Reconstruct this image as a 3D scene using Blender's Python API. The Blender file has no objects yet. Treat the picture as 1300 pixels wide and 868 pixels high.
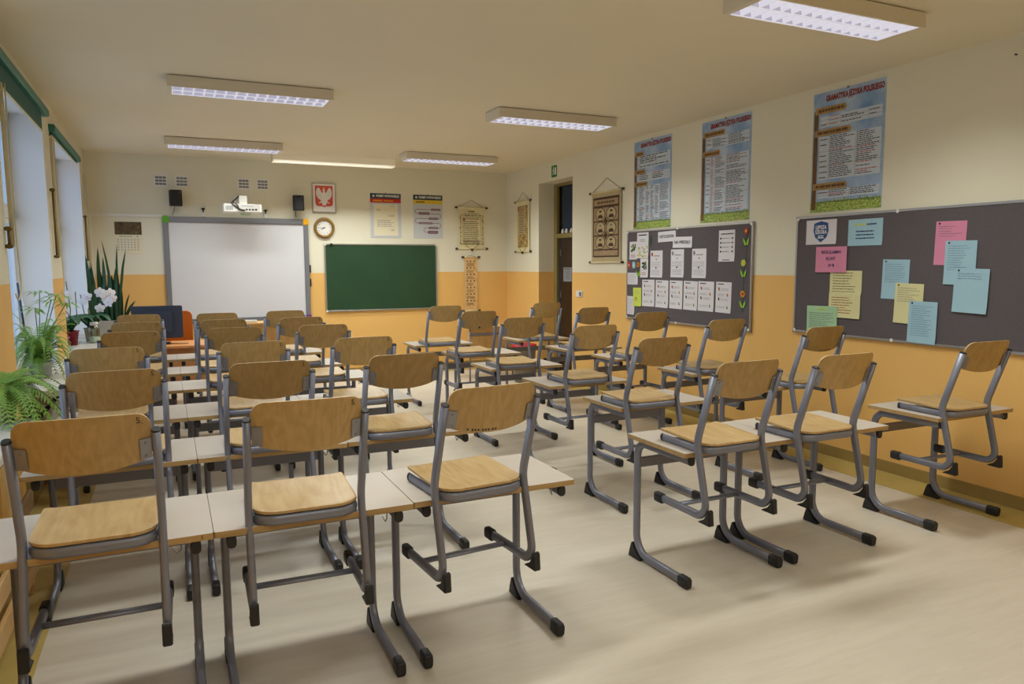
import bpy, bmesh, math, random
from mathutils import Vector, Matrix
PI = math.pi
S = bpy.context.scene
C = S.collection
random.seed(7)

# ------------------------------------------------------------------ measures (metres)
XL, XR, YB, YF, H = -0.8945, 4.8846, 10.683, -1.6, 3.0056   # walls, ceiling; shell and wall-item positions were scaled about the camera
DADO, SILL, HD = 1.478, 0.767, 0.688
Z0 = 0.370                                             # chair foot level when it is put up on a desk

# ------------------------------------------------------------------ materials
def lin(c):
    return tuple((v/12.92 if v <= .04045 else ((v+.055)/1.055)**2.4) for v in c)
def hexc(h):
    h = h.lstrip('#'); return lin([int(h[i:i+2], 16)/255 for i in (0, 2, 4)])
def newmat(name):
    m = bpy.data.materials.new(name); m.use_nodes = True
    nt = m.node_tree; b = nt.nodes['Principled BSDF']
    return m, nt, b
def N(nt, t, **kw):
    n = nt.nodes.new(t)
    for k, v in kw.items(): setattr(n, k, v)
    return n
def mat(name, col, rough=.6, metal=0, noise=.0, scale=30, spec=.5, bump=0, emit=None, es=0, vary=0):
    m, nt, b = newmat(name)
    c = hexc(col) if isinstance(col, str) else col
    b.inputs['Base Color'].default_value = (*c, 1)
    b.inputs['Roughness'].default_value = rough
    b.inputs['Metallic'].default_value = metal
    b.inputs['Specular IOR Level'].default_value = spec
    if noise or bump:
        tc = N(nt, 'ShaderNodeTexCoord'); nz = N(nt, 'ShaderNodeTexNoise')
        nz.inputs['Scale'].default_value = scale; nz.inputs['Detail'].default_value = 4
        nt.links.new(tc.outputs['Object'], nz.inputs['Vector'])
        if noise:
            mx = N(nt, 'ShaderNodeMix', data_type='RGBA')
            mx.inputs[6].default_value = (*[x*(1-noise) for x in c], 1)
            mx.inputs[7].default_value = (*[min(1, x*(1+noise)) for x in c], 1)
            nt.links.new(nz.outputs['Fac'], mx.inputs[0]); nt.links.new(mx.outputs[2], b.inputs['Base Color'])
        if bump:
            bp = N(nt, 'ShaderNodeBump'); bp.inputs['Strength'].default_value = bump; bp.inputs['Distance'].default_value = .01
            nt.links.new(nz.outputs['Fac'], bp.inputs['Height']); nt.links.new(bp.outputs['Normal'], b.inputs['Normal'])
    if emit:
        b.inputs['Emission Color'].default_value = (*hexc(emit), 1); b.inputs['Emission Strength'].default_value = es
    return m
def wood(name, c1, c2, scale=(30, 30, 3), rough=.4, ring=False, vary=.12):
    m, nt, b = newmat(name)
    tc = N(nt, 'ShaderNodeTexCoord'); oi = N(nt, 'ShaderNodeObjectInfo')
    off = N(nt, 'ShaderNodeVectorMath', operation='SCALE')
    cmb = N(nt, 'ShaderNodeCombineXYZ'); 
    for k in range(3): nt.links.new(oi.outputs['Random'], cmb.inputs[k])
    nt.links.new(cmb.outputs[0], off.inputs[0]); off.inputs['Scale'].default_value = 9.0
    add = N(nt, 'ShaderNodeVectorMath', operation='ADD')
    nt.links.new(tc.outputs['Object'], add.inputs[0]); nt.links.new(off.outputs[0], add.inputs[1])
    mp = N(nt, 'ShaderNodeMapping'); mp.inputs['Scale'].default_value = scale
    nt.links.new(add.outputs[0], mp.inputs['Vector'])
    nz = N(nt, 'ShaderNodeTexNoise'); nz.inputs['Scale'].default_value = 1.0; nz.inputs['Detail'].default_value = 5; nz.inputs['Distortion'].default_value = .6
    nt.links.new(mp.outputs[0], nz.inputs['Vector'])
    fac = nz.outputs['Fac']
    if ring:
        mp2 = N(nt, 'ShaderNodeMapping'); mp2.inputs['Scale'].default_value = (scale[0]*.16, scale[1]*.16, scale[2]*.3)
        nt.links.new(add.outputs[0], mp2.inputs['Vector'])
        n2 = N(nt, 'ShaderNodeTexNoise'); n2.inputs['Scale'].default_value = 1.0; n2.inputs['Detail'].default_value = 1.0
        nt.links.new(mp2.outputs[0], n2.inputs['Vector'])
        mu = N(nt, 'ShaderNodeMath', operation='MULTIPLY'); mu.inputs[1].default_value = 55
        nt.links.new(n2.outputs['Fac'], mu.inputs[0])
        sn = N(nt, 'ShaderNodeMath', operation='SINE'); nt.links.new(mu.outputs[0], sn.inputs[0])
        ma = N(nt, 'ShaderNodeMath', operation='MULTIPLY_ADD'); ma.inputs[1].default_value = .09; nt.links.new(sn.outputs[0], ma.inputs[0]); nt.links.new(fac, ma.inputs[2])
        fac = ma.outputs[0]
    cr = N(nt, 'ShaderNodeValToRGB'); cr.color_ramp.elements[0].position = .3; cr.color_ramp.elements[1].position = .7
    cr.color_ramp.elements[0].color = (*hexc(c1), 1); cr.color_ramp.elements[1].color = (*hexc(c2), 1)
    nt.links.new(fac, cr.inputs[0])
    hs = N(nt, 'ShaderNodeHueSaturation')
    mr = N(nt, 'ShaderNodeMapRange'); mr.inputs['To Min'].default_value = 1-vary; mr.inputs['To Max'].default_value = 1+vary*.6
    nt.links.new(oi.outputs['Random'], mr.inputs['Value']); nt.links.new(mr.outputs[0], hs.inputs['Value'])
    nt.links.new(cr.outputs[0], hs.inputs['Color']); nt.links.new(hs.outputs[0], b.inputs['Base Color'])
    b.inputs['Roughness'].default_value = rough
    return m
def wall_paint():
    m, nt, b = newmat('wall_paint')
    g = N(nt, 'ShaderNodeNewGeometry'); sp = N(nt, 'ShaderNodeSeparateXYZ'); nt.links.new(g.outputs['Position'], sp.inputs[0])
    gt = N(nt, 'ShaderNodeMath', operation='GREATER_THAN'); gt.inputs[1].default_value = DADO; nt.links.new(sp.outputs['Z'], gt.inputs[0])
    nz = N(nt, 'ShaderNodeTexNoise'); nz.inputs['Scale'].default_value = 2.2; nz.inputs['Detail'].default_value = 6
    nt.links.new(g.outputs['Position'], nz.inputs['Vector'])
    def pair(a, c):
        mx = N(nt, 'ShaderNodeMix', data_type='RGBA'); mx.inputs[6].default_value = (*hexc(a), 1); mx.inputs[7].default_value = (*hexc(c), 1)
        nt.links.new(nz.outputs['Fac'], mx.inputs[0]); return mx.outputs[2]
    mx = N(nt, 'ShaderNodeMix', data_type='RGBA')
    nt.links.new(gt.outputs[0], mx.inputs[0]); nt.links.new(pair('#e6b66a', '#ecbe74'), mx.inputs[6]); nt.links.new(pair('#e0dcc8', '#e6e2ce'), mx.inputs[7])
    nt.links.new(mx.outputs[2], b.inputs['Base Color'])
    n2 = N(nt, 'ShaderNodeTexNoise'); n2.inputs['Scale'].default_value = 90; nt.links.new(g.outputs['Position'], n2.inputs['Vector'])
    bp = N(nt, 'ShaderNodeBump'); bp.inputs['Strength'].default_value = .15; bp.inputs['Distance'].default_value = .004
    nt.links.new(n2.outputs['Fac'], bp.inputs['Height']); nt.links.new(bp.outputs['Normal'], b.inputs['Normal'])
    b.inputs['Roughness'].default_value = .55; b.inputs['Specular IOR Level'].default_value = .3
    return m
def floor_mat():
    m, nt, b = newmat('linoleum')
    g = N(nt, 'ShaderNodeNewGeometry'); mp = N(nt, 'ShaderNodeMapping'); mp.inputs['Scale'].default_value = (1.6, 14, 1)
    nt.links.new(g.outputs['Position'], mp.inputs['Vector'])
    nz = N(nt, 'ShaderNodeTexNoise'); nz.inputs['Scale'].default_value = 1.6; nz.inputs['Detail'].default_value = 7; nz.inputs['Roughness'].default_value = .65; nz.inputs['Distortion'].default_value = .8
    nt.links.new(mp.outputs[0], nz.inputs['Vector'])
    cr = N(nt, 'ShaderNodeValToRGB'); e = cr.color_ramp.elements
    e[0].position = .3; e[0].color = (*hexc('#c0b6a6'), 1); e[1].position = .7; e[1].color = (*hexc('#cac1b1'), 1)
    nt.links.new(nz.outputs['Fac'], cr.inputs[0]); nt.links.new(cr.outputs[0], b.inputs['Base Color'])
    n3 = N(nt, 'ShaderNodeTexNoise'); n3.inputs['Scale'].default_value = 3; nt.links.new(g.outputs['Position'], n3.inputs['Vector'])
    mr = N(nt, 'ShaderNodeMapRange'); mr.inputs['To Min'].default_value = .3; mr.inputs['To Max'].default_value = .48
    nt.links.new(n3.outputs['Fac'], mr.inputs['Value']); nt.links.new(mr.outputs[0], b.inputs['Roughness'])
    b.inputs['Specular IOR Level'].default_value = .45
    return m
def glass_mat(name, tint='#dfe9f2', gloss=.08):
    m = bpy.data.materials.new(name); m.use_nodes = True; nt = m.node_tree; nt.nodes.clear()
    o = N(nt, 'ShaderNodeOutputMaterial'); t = N(nt, 'ShaderNodeBsdfTransparent'); t.inputs[0].default_value = (*hexc(tint), 1)
    gl = N(nt, 'ShaderNodeBsdfGlossy'); gl.inputs['Roughness'].default_value = .03
    mx = N(nt, 'ShaderNodeMixShader'); mx.inputs[0].default_value = gloss
    nt.links.new(t.outputs[0], mx.inputs[1]); nt.links.new(gl.outputs[0], mx.inputs[2]); nt.links.new(mx.outputs[0], o.inputs[0])
    return m
def leafmat(name, c1, c2, scale=8, rough=.45):
    m, nt, b = newmat(name)
    g = N(nt, 'ShaderNodeNewGeometry'); nz = N(nt, 'ShaderNodeTexNoise'); nz.inputs['Scale'].default_value = scale
    nt.links.new(g.outputs['Position'], nz.inputs['Vector'])
    mx = N(nt, 'ShaderNodeMix', data_type='RGBA'); mx.inputs[6].default_value = (*hexc(c1), 1); mx.inputs[7].default_value = (*hexc(c2), 1)
    nt.links.new(nz.outputs['Fac'], mx.inputs[0]); nt.links.new(mx.outputs[2], b.inputs['Base Color']); b.inputs['Roughness'].default_value = rough
    return m
def noise_ramp(name, cols, scale=60, rough=.7, stretch=(1, 1, 1)):
    m, nt, b = newmat(name)
    tc = N(nt, 'ShaderNodeTexCoord'); mp = N(nt, 'ShaderNodeMapping'); mp.inputs['Scale'].default_value = stretch
    nt.links.new(tc.outputs['Object'], mp.inputs['Vector'])
    nz = N(nt, 'ShaderNodeTexNoise'); nz.inputs['Scale'].default_value = scale; nz.inputs['Detail'].default_value = 6
    nt.links.new(mp.outputs[0], nz.inputs['Vector'])
    cr = N(nt, 'ShaderNodeValToRGB'); el = cr.color_ramp.elements
    n = len(cols)
    for i, c in enumerate(cols):
        p = .3+.4*i/(n-1)
        e = el[0] if i == 0 else (el[1] if i == n-1 else el.new(p))
        e.position = p; e.color = (*hexc(c), 1)
    nt.links.new(nz.outputs['Fac'], cr.inputs[0]); nt.links.new(cr.outputs[0], b.inputs['Base Color']); b.inputs['Roughness'].default_value = rough
    return m

M = dict(
    wall=wall_paint(), floor=floor_mat(),
    ceil=mat('ceiling_paint', '#e4dcc6', .8, noise=.03, scale=1.2, bump=.05),
    reveal=mat('window_reveal_paint', '#f0f2f4', .6, noise=.02, scale=3),
    olive=mat('olive_linoleum', '#b09a58', .5, noise=.12, scale=9), olive2=mat('olive_skirting', '#978048', .5, noise=.12, scale=7),
    whitepl=mat('white_plastic', '#e6e4de', .4, noise=.02), winframe=mat('window_frame_white', '#dfe2e4', .4, noise=.02),
    glass=glass_mat('window_glass'), trglass=glass_mat('transom_glass', '#b4bcc4', .06),
    seat=wood('beech_seat', '#af8e5c', '#c0a270', (42, 7, 9), .38, True), back=wood('beech_backrest', '#a3854f', '#b3935e', (60, 60, 4), .36, True, .1),
    top=mat('desk_laminate', '#b9aea2', .42, noise=.03, scale=25), rim=wood('pale_beech_edge', '#c4a878', '#d6bd90', (6, 40, 40), .4), edge=wood('beech_edge', '#a08252', '#b69764', (6, 40, 40), .45),
    tube=mat('grey_blue_tube', '#7d808e', .4, .4, noise=.05, scale=12), blk=mat('black_rubber', '#1c1b1d', .55, noise=.1),
    plate=mat('steel_plate', '#8d8c92', .4, .6, noise=.05),
    ink=mat('black_ink', '#20242c', .8, noise=.05), paleink=mat('pale_blue_ink', '#6a86a4', .8, noise=.05), greyink=mat('grey_ink', '#7c7f88', .8, noise=.05), blueink=mat('navy_ink', '#2a3f6c', .8, noise=.05), titlered=mat('title_red', '#8e2e22', .7, noise=.05), redink=mat('red_ink', '#a8402a', .8, noise=.05), brownink=mat('brown_ink', '#6a4c2c', .8, noise=.05),
    dimpaper=mat('grey_notice_paper', '#8c8e94', .8, noise=.04), paper=mat('white_paper', '#dcd9e0', .8, noise=.02), bpaper=mat('blue_paper', '#a0c6d8', .8, noise=.03), ppaper=mat('pink_paper', '#d88aaa', .8, noise=.03), ypaper=mat('yellow_paper', '#dcd8a4', .8, noise=.03), gpaper=mat('green_paper', '#a8d0a6', .8, noise=.03), lpaper=mat('lime_paper', '#cddb5a', .8, noise=.03),
    felt=noise_ramp('grey_felt', ['#565055', '#625c60'], 220, .95), alu=mat('aluminium', '#b5b3b0', .35, .8, noise=.04),
    green=noise_ramp('green_chalkboard', ['#1d4027', '#22482d'], 3, .5), wbsurf=mat('whiteboard_surface', '#d9dae0', .35, noise=.01, scale=2), wbframe=mat('whiteboard_frame', '#83868e', .4, .3, noise=.04),
    lime=mat('lime_plastic', '#5fae1e', .5, noise=.03), amber=mat('amber_plastic', '#eeb010', .5, noise=.03), purple=mat('purple_plastic', '#6a2c86', .5, noise=.03),
    lampbody=mat('luminaire_body', '#ddd5c4', .5, noise=.02), louvre=mat('lit_louvre', '#d8d8e4', .35, .0, noise=.03, emit='#ececf6', es=.44), louvreb=mat('lit_louvre_back', '#c8c8d6', .4, 0, noise=.03, emit='#c8c8de', es=.19), lampglow2=mat('board_light_body', '#e2dac8', .5, noise=.02, emit='#e2d6b4', es=.14), lampglow=mat('lit_reflector', '#f4eeda', .4, 0, noise=.02, emit='#fff6de', es=.5),
    blind=mat('green_blind', '#225c54', .75, noise=.06, scale=60), blindc=mat('green_blind_cassette', '#2a786c', .45, noise=.04),
    brass=mat('aged_brass', '#766230', .45, .5, noise=.12, scale=20), cord=mat('cream_cord', '#d8cfae', .7, noise=.03),
    darkwood=wood('dark_door_wood', '#2c1a0e', '#3c2614', (20, 20, 3), .45, False, 0), doorframe=mat('olive_door_frame', '#8a7a48', .5, noise=.06, scale=9),
    orange=mat('orange_plywood', '#d0701e', .42, noise=.08, scale=12), orangetop=wood('orange_wood_top', '#c98850', '#d89a64', (8, 40, 8), .4, False, 0),
    tan=wood('tan_furniture_wood', '#b98e50', '#caa164', (12, 40, 4), .45, False, .03), cover=wood('pale_cover_wood', '#c49a62', '#d4ae78', (40, 5, 40), .5, False, .06),
    navy=mat('navy_plastic', '#34425c', .38, noise=.06), blackpl=mat('speaker_black', '#191a1d', .6, noise=.15, scale=120), lens=mat('lens_dark', '#101820', .1),
    brasswood=wood('clock_rim_wood', '#7a5c2a', '#9a7838', (20, 20, 20), .35, False, 0),
    cream=noise_ramp('parchment', ['#ddd2a4', '#e6dcb4'], 25, .85), linen=noise_ramp('old_linen', ['#b3a27c', '#c2b28c'], 30, .9), sepia=noise_ramp('sepia_print', ['#b59c6a', '#c9b483'], 40, .9), dsepia=mat('dark_sepia', '#4a3420', .85, noise=.1), gold=noise_ramp('golden_picture', ['#6a4a20', '#b08c3c', '#d8bc74'], 30, .85), pinksep=noise_ramp('pale_sepia', ['#9c8464', '#b09878'], 30, .9), peach=noise_ramp('peach_parchment', ['#d8ac70', '#e6c48e'], 20, .9),
    sky=noise_ramp('sky_print', ['#6e94c6', '#9cbada', '#bccfe2'], 5, .6), cellpr=mat('pale_table_print', '#c6d2e0', .7, noise=.04), grass=noise_ramp('grass_print', ['#4c7a1e', '#8cae34', '#c4d070'], 70, .7), pole=wood('signpost_print', '#5a3c1c', '#7a552a', (30, 30, 5), .7, False, 0), signp=noise_ramp('sign_print', ['#9c7c4c', '#b4945c'], 20, .7), 
    teal=mat('dark_teal_print', '#26424c', .6, noise=.03), redp=mat('red_print', '#b8281c', .6, noise=.03), yelp=mat('yellow_print', '#d8c03c', .6, noise=.03), ora=mat('orange_print', '#e8a020', .6, noise=.03), greyp=mat('pale_grey_print', '#c4c8cc', .55, noise=.02), creamp=mat('cream_print', '#e6dec0', .6, noise=.02), plum=mat('plum_print', '#6a2350', .6, noise=.04), whitep=mat('white_print', '#eceae6', .6, noise=.02), eaglered=mat('emblem_red', '#d4544c', .55, noise=.03), goldp=mat('gold_print', '#e0b040', .5, noise=.03), shieldblue=mat('shield_blue', '#1d4a84', .6, noise=.03), exitg=mat('exit_green', '#1c6a3c', .5, noise=.03, emit='#1c6a3c', es=.1), photo=noise_ramp('brown_photo', ['#3e2a1a', '#9a7248', '#d0aa78', '#6a5a34'], 22, .5),
    fern=leafmat('fern_leaf', '#4f8a24', '#86b840', 6), fern2=leafmat('fern_leaf_bright', '#56882c', '#98b850', 6), sans=leafmat('snake_plant_leaf', '#16361a', '#2c5828', 14), orch=leafmat('orchid_leaf', '#1e4426', '#346038', 9), stem=mat('plant_stem', '#40342c', .6, noise=.1), petal=mat('white_petal', '#f6f4fa', .5, noise=.02), lleaf=mat('lime_leaf', '#98c83c', .7, noise=.06), 
    redpot=mat('red_ceramic', '#8a1228', .25, noise=.04), heart=mat('pink_heart', '#c86a70', .4, noise=.03), lilac=mat('pale_lilac_ceramic', '#c8c0d4', .35, noise=.03), beige=mat('beige_ceramic', '#b9a988', .5, noise=.05), soil=mat('soil', '#2c2018', .9, noise=.3, scale=80), maroon=mat('maroon_pot', '#4a1c2c', .4, noise=.05), clear=glass_mat('clear_plastic', '#dcebdc', .15), teapot=mat('grey_ceramic', '#bdb6a8', .5, noise=.04),
    bin=mat('grey_bin', '#8a8478', .5, noise=.05), binred=mat('red_bag', '#b02030', .5, noise=.08), rad=mat('radiator_white', '#cfcbc0', .5, noise=.03), corr=mat('corridor_paint', '#8a929c', .8, noise=.03),
)

# ------------------------------------------------------------------ mesh builder
class MB:
    def __init__(s): s.v = []; s.f = []; s.m = []; s.mats = []; s.sm = []
    def mi(s, m):
        if m not in s.mats: s.mats.append(m)
        return s.mats.index(m)
    def add(s, vs, fs, m, smooth=False, T=None):
        o = len(s.v); k = s.mi(m)
        for p in vs:
            p = Vector(p); s.v.append(T @ p if T else p)
        for f in fs: s.f.append([o+i for i in f]); s.m.append(k); s.sm.append(smooth)
        return s
    def box(s, x0, x1, y0, y1, z0, z1, m, T=None):
        vs = [(x, y, z) for z in (z0, z1) for y in (y0, y1) for x in (x0, x1)]
        return s.add(vs, [(0, 2, 3, 1), (4, 5, 7, 6), (0, 1, 5, 4), (2, 6, 7, 3), (0, 4, 6, 2), (1, 3, 7, 5)], m, False, T)
    def rect(s, x0, x1, y0, y1, z, m, T=None):
        return s.add([(x0, y0, z), (x1, y0, z), (x1, y1, z), (x0, y1, z)], [(0, 1, 2, 3)], m, False, T)
    def poly(s, pts, z, m, T=None):
        return s.add([(p[0], p[1], z) for p in pts], [tuple(range(len(pts)))], m, False, T)
    def prism(s, pts, z0, z1, m, T=None, smooth=False):
        n = len(pts)
        vs = [(p[0], p[1], z0) for p in pts]+[(p[0], p[1], z1) for p in pts]
        fs = [tuple(range(n-1, -1, -1)), tuple(range(n, 2*n))]
        s.add(vs, fs, m, False, T)
        o = len(s.v)-2*n; k = s.mi(m)
        for i in range(n):
            j = (i+1) % n; s.f.append([o+i, o+j, o+n+j, o+n+i]); s.m.append(k); s.sm.append(smooth)
        return s
    def tube(s, path, a, b, m, side=None, n=12, cap=True, scale=None, e=2):
        """sweep an ellipse: half-width a along `side`, b perpendicular"""
        P = [Vector(p) for p in path]; rings = []
        nrm = None
        for i, p in enumerate(P):
            t = (P[min(i+1, len(P)-1)]-P[max(i-1, 0)]).normalized()
            if side is not None: sd = Vector(side)
            else:
                if nrm is None:
                    sd = Vector((0, 0, 1)) if abs(t.z) < .9 else Vector((1, 0, 0))
                else: sd = nrm
            sd = (sd-t*sd.dot(t)).normalized(); nrm = sd
            bn = t.cross(sd)
            k = scale[i] if scale else 1
            pw = lambda v: math.copysign(abs(v)**(2/e), v)
            rings.append([p+sd*(a*k*pw(math.cos(2*PI*q/n)))+bn*(b*k*pw(math.sin(2*PI*q/n))) for q in range(n)])
        o = len(s.v); ki = s.mi(m)
        for r in rings: s.v += r
        for i in range(len(P)-1):
            for q in range(n):
                w = (q+1) % n
                s.f.append([o+i*n+q, o+i*n+w, o+(i+1)*n+w, o+(i+1)*n+q]); s.m.append(ki); s.sm.append(True)
        if cap:
            s.f.append([o+q for q in range(n)][::-1]); s.m.append(ki); s.sm.append(False)
            e = o+(len(P)-1)*n
            s.f.append([e+q for q in range(n)]); s.m.append(ki); s.sm.append(False)
        return s
    def lathe(s, prof, m, n=24, T=None, cx=0, cy=0):
        o = len(s.v); vs = []; fs = []
        for r, z in prof:
            for q in range(n): vs.append((cx+r*math.cos(2*PI*q/n), cy+r*math.sin(2*PI*q/n), z))
        for i in range(len(prof)-1):
            for q in range(n):
                w = (q+1) % n; fs.append((i*n+q, i*n+w, (i+1)*n+w, (i+1)*n+q))
        return s.add(vs, fs, m, True, T)
    def disc(s, cx, cy, r, z, m, n=20, ry=None, T=None):
        return s.poly([(cx+r*math.cos(2*PI*q/n), cy+(ry or r)*math.sin(2*PI*q/n)) for q in range(n)], z, m, T)
    def ring(s, cx, cy, r0, r1, z, m, n=24, ry=1.0, T=None):
        vs = []; fs = []
        for q in range(n):
            c, d = math.cos(2*PI*q/n), math.sin(2*PI*q/n)
            vs += [(cx+r0*c, cy+r0*d*ry, z), (cx+r1*c, cy+r1*d*ry, z)]
        for q in range(n):
            w = (q+1) % n; fs.append((2*q, 2*q+1, 2*w+1, 2*w))
        return s.add(vs, fs, m, False, T)
    def mesh(s, name):
        me = bpy.data.meshes.new(name)
        me.from_pydata([tuple(v) for v in s.v], [], s.f)
        for m in s.mats: me.materials.append(m)
        for p, k, sm in zip(me.polygons, s.m, s.sm): p.material_index = k; p.use_smooth = sm
        me.update(); return me
    def build(s, name, parent=None, loc=None, label=None):
        o = bpy.data.objects.new(name, s.mesh(name)); C.objects.link(o)
        if parent: o.parent = parent
        if loc: o.location = loc
        if label: o['label'] = label
        return o

def bevel(o, w=.003, seg=2, ang=40):
    bm = bmesh.new(); bm.from_mesh(o.data)
    bmesh.ops.remove_doubles(bm, verts=bm.verts, dist=1e-5)
    es = [e for e in bm.edges if len(e.link_faces) == 2 and e.calc_face_angle(0) > math.radians(ang)]
    bmesh.ops.bevel(bm, geom=es, offset=w, segments=seg, affect='EDGES', clamp_overlap=True)
    bm.to_mesh(o.data); bm.free(); return o
def fillet(pts, r, n=8):
    P = [Vector(p) for p in pts]; out = [P[0]]
    for i in range(1, len(P)-1):
        ri = r[i-1] if isinstance(r, (list, tuple)) else r
        a, b, c = P[i-1], P[i], P[i+1]
        u = (a-b).normalized(); w = (c-b).normalized(); ang = u.angle(w)
        d = min(ri/math.tan(ang/2), (a-b).length*.49, (c-b).length*.49)
        rr = d*math.tan(ang/2); bis = (u+w).normalized(); cen = b+bis*(rr/math.sin(ang/2))
        s0 = b+u*d-cen; s1 = b+w*d-cen; tot = s0.angle(s1)
        for k in range(n+1):
            t = k/n
            out.append(cen+(s0*math.sin((1-t)*tot)+s1*math.sin(t*tot))/math.sin(tot))
    out.append(P[-1]); return out
def rrect(x0, x1, y0, y1, r, n=6):
    """rounded rectangle, r = (bottom-left, bottom-right, top-right, top-left)"""
    if not isinstance(r, (tuple, list)): r = (r,)*4
    pts = []
    for (cx, cy, a0, q) in ((x0+r[0], y0+r[0], PI, r[0]), (x1-r[1], y0+r[1], 1.5*PI, r[1]), (x1-r[2], y1-r[2], 0, r[2]), (x0+r[3], y1-r[3], .5*PI, r[3])):
        for k in range(n+1):
            a = a0+.5*PI*k/n; pts.append((cx+q*math.cos(a), cy+q*math.sin(a)))
    return pts
def props(o, label, cat, group=None, kind=None):
    if label: o['label'] = label
    if cat: o['category'] = cat
    if group: o['group'] = group
    if kind: o['kind'] = kind
    return o
def thing(name, label, cat, loc=(0, 0, 0), rot=(0, 0, 0), group=None):
    o = bpy.data.objects.new(name, None); o.empty_display_size = .1; C.objects.link(o)
    o.location = loc; o.rotation_euler = rot
    return props(o, label, cat, group)
def struct(mb, name, parent=None):
    o = mb.build(name, parent)
    if not parent: o['kind'] = 'structure'
    return o
def copy_tree(o, parent=None):
    c = o.copy(); C.objects.link(c)
    if parent: c.parent = parent
    for ch in list(o.children): copy_tree(ch, c)
    return c
WS = 1.07                   # wall pictures, fittings and plants scaled up about the camera with the room shell
RB = (PI/2, 0, 0)           # things on the back wall: local x right, y up, z out into the room
RR = (PI/2, 0, -PI/2)       # things on the right wall
_fonts = {}
def text(mb, body, x, y, size, m, z=.0012, align='CENTER', width=None, T=None, bold=0):
    """flat lettering added to a mesh builder (local xy plane)"""
    cu = bpy.data.curves.new('t', 'FONT'); cu.body = body; cu.size = size; cu.align_x = align; cu.align_y = 'CENTER'; cu.resolution_u = 2; cu.offset = bold
    ob = bpy.data.objects.new('t', cu); C.objects.link(ob)
    dg = bpy.context.evaluated_depsgraph_get(); dg.update()
    me = bpy.data.meshes.new_from_object(ob.evaluated_get(dg))
    vs = [v.co.copy() for v in me.vertices]
    if vs and width:
        w = max(v.x for v in vs)-min(v.x for v in vs); k = width/w
        for v in vs: v.x *= k
    mb.add([(v.x+x, v.y+y, z) for v in vs], [tuple(p.vertices) for p in me.polygons], m, False, T)
    C.objects.unlink(ob); bpy.data.objects.remove(ob); bpy.data.curves.remove(cu); bpy.data.meshes.remove(me)
def lines(mb, x0, x1, y_top, n, pitch, h, m, z=.0012, rng=None, ragged=.35, words=True):
    rng = rng or random
    for i in range(n):
        y = y_top-i*pitch; xe = x0+(x1-x0)*(1-ragged*rng.random()); x = x0
        while x < xe-1e-4:
            w = min((x1-x0)*rng.uniform(.06, .2) if words else xe-x, xe-x)
            mb.rect(x, x+w, y-h/2, y+h/2, z, m); x += w+(x1-x0)*.025

# ------------------------------------------------------------------ ROOM SHELL
mb = MB(); mb.box(XL-.42, XR+.4, YF, YB, -.1, 0, M['floor']); struct(mb, 'floor')
mb = MB(); mb.box(XL-.42, XR+.4, YF-.1, YB+.1, H, H+.1, M['ceil']); struct(mb, 'ceiling')
mb = MB(); mb.box(XL-.42, XR+.4, YB, YB+.1, 0, H, M['wall']); struct(mb, 'wall_back')
mb = MB(); mb.box(XL-.42, XR+.4, YF-.1, YF, 0, H, M['wall']); struct(mb, 'wall_front')
DY0, DY1, DZ, DD = 8.592, 9.571, 2.7355, .278    # doorway in the right wall
mb = MB(); mb.box(XR, XR+.4, YF, DY0, 0, H, M['wall']); mb.box(XR, XR+.4, DY1, YB, 0, H, M['wall']); mb.box(XR, XR+.4, DY0, DY1, DZ, H, M['wall'])
struct(mb, 'wall_right')
# left wall: pilasters, parapets and lintels round the deep window niches
NICHE = [(2.73, 4.772), (5.478, 7.351), (8.057, 10.229)]
NZ, XW = 2.837, -1.20
mb = MB(); ys = [YF]+[v for n in NICHE for v in n]+[YB]
for i in range(0, len(ys), 2): mb.box(XL-.42, XL, ys[i], ys[i+1], 0, H, M['wall'])
for a, b in NICHE:
    mb.box(XL-.42, XL, a, b, NZ, H, M['wall']); mb.box(XL-.42, XL-.07, a, b, 0, SILL-.045, M['wall'])
struct(mb, 'wall_left')
for i, (a, b) in enumerate(NICHE):
    mb = MB(); e = .004
    mb.box(XW+.07, XL-.001, a, a+e, SILL, NZ, M['reveal']); mb.box(XW+.07, XL-.001, b-e, b, SILL, NZ, M['reveal']); mb.box(XW+.07, XL-.001, a, b, NZ-e, NZ, M['reveal'])
    struct(mb, 'trim_%d' % (i+1))
    # window: frame with mullions and a transom, sashes, panes
    w = MB(); f = .07; y0, y1 = a+.005, b-.005; tz = 2.008; mid = (a+b)/2
    for (p, q, r, s_) in ((y0, y0+f, SILL, NZ-.005), (y1-f, y1, SILL, NZ-.005), (y0, y1, SILL, SILL+f), (y0, y1, NZ-.005-f, NZ-.005), (y0, y1, tz-.04, tz+.04), (mid-.05, mid+.05, SILL, NZ-.005)):
        w.box(XW, XW+.07, p, q, r, s_, M['winframe'])
    for (p, q) in ((y0+f, mid-.05), (mid+.05, y1-f)):
        for (r, s_) in ((SILL+f, tz-.04), (tz+.04, NZ-.005-f)):
            g = .035
            w.box(XW+.01, XW+.06, p, p+g, r, s_, M['winframe']); w.box(XW+.01, XW+.06, q-g, q, r, s_, M['winframe']); w.box(XW+.01, XW+.06, p, q, r, r+g, M['winframe']); w.box(XW+.01, XW+.06, p, q, s_-g, s_, M['winframe'])
    wo = struct(w, 'window_%d' % (i+1))
    gl = MB(); gl.box(XW+.03, XW+.036, y0+f, y1-f, SILL+f, NZ-.005-f, M['glass']); gl.build('pane', wo)
    hd = MB(); hd.box(XW+.07, XW+.1, y1-f-.03, y1-f-.005, 1.30, 1.33, M['winframe']); hd.box(XW+.085, XW+.1, y1-f-.028, y1-f-.008, 1.18, 1.32, M['winframe']); hd.build('window_handle', wo)
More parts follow.
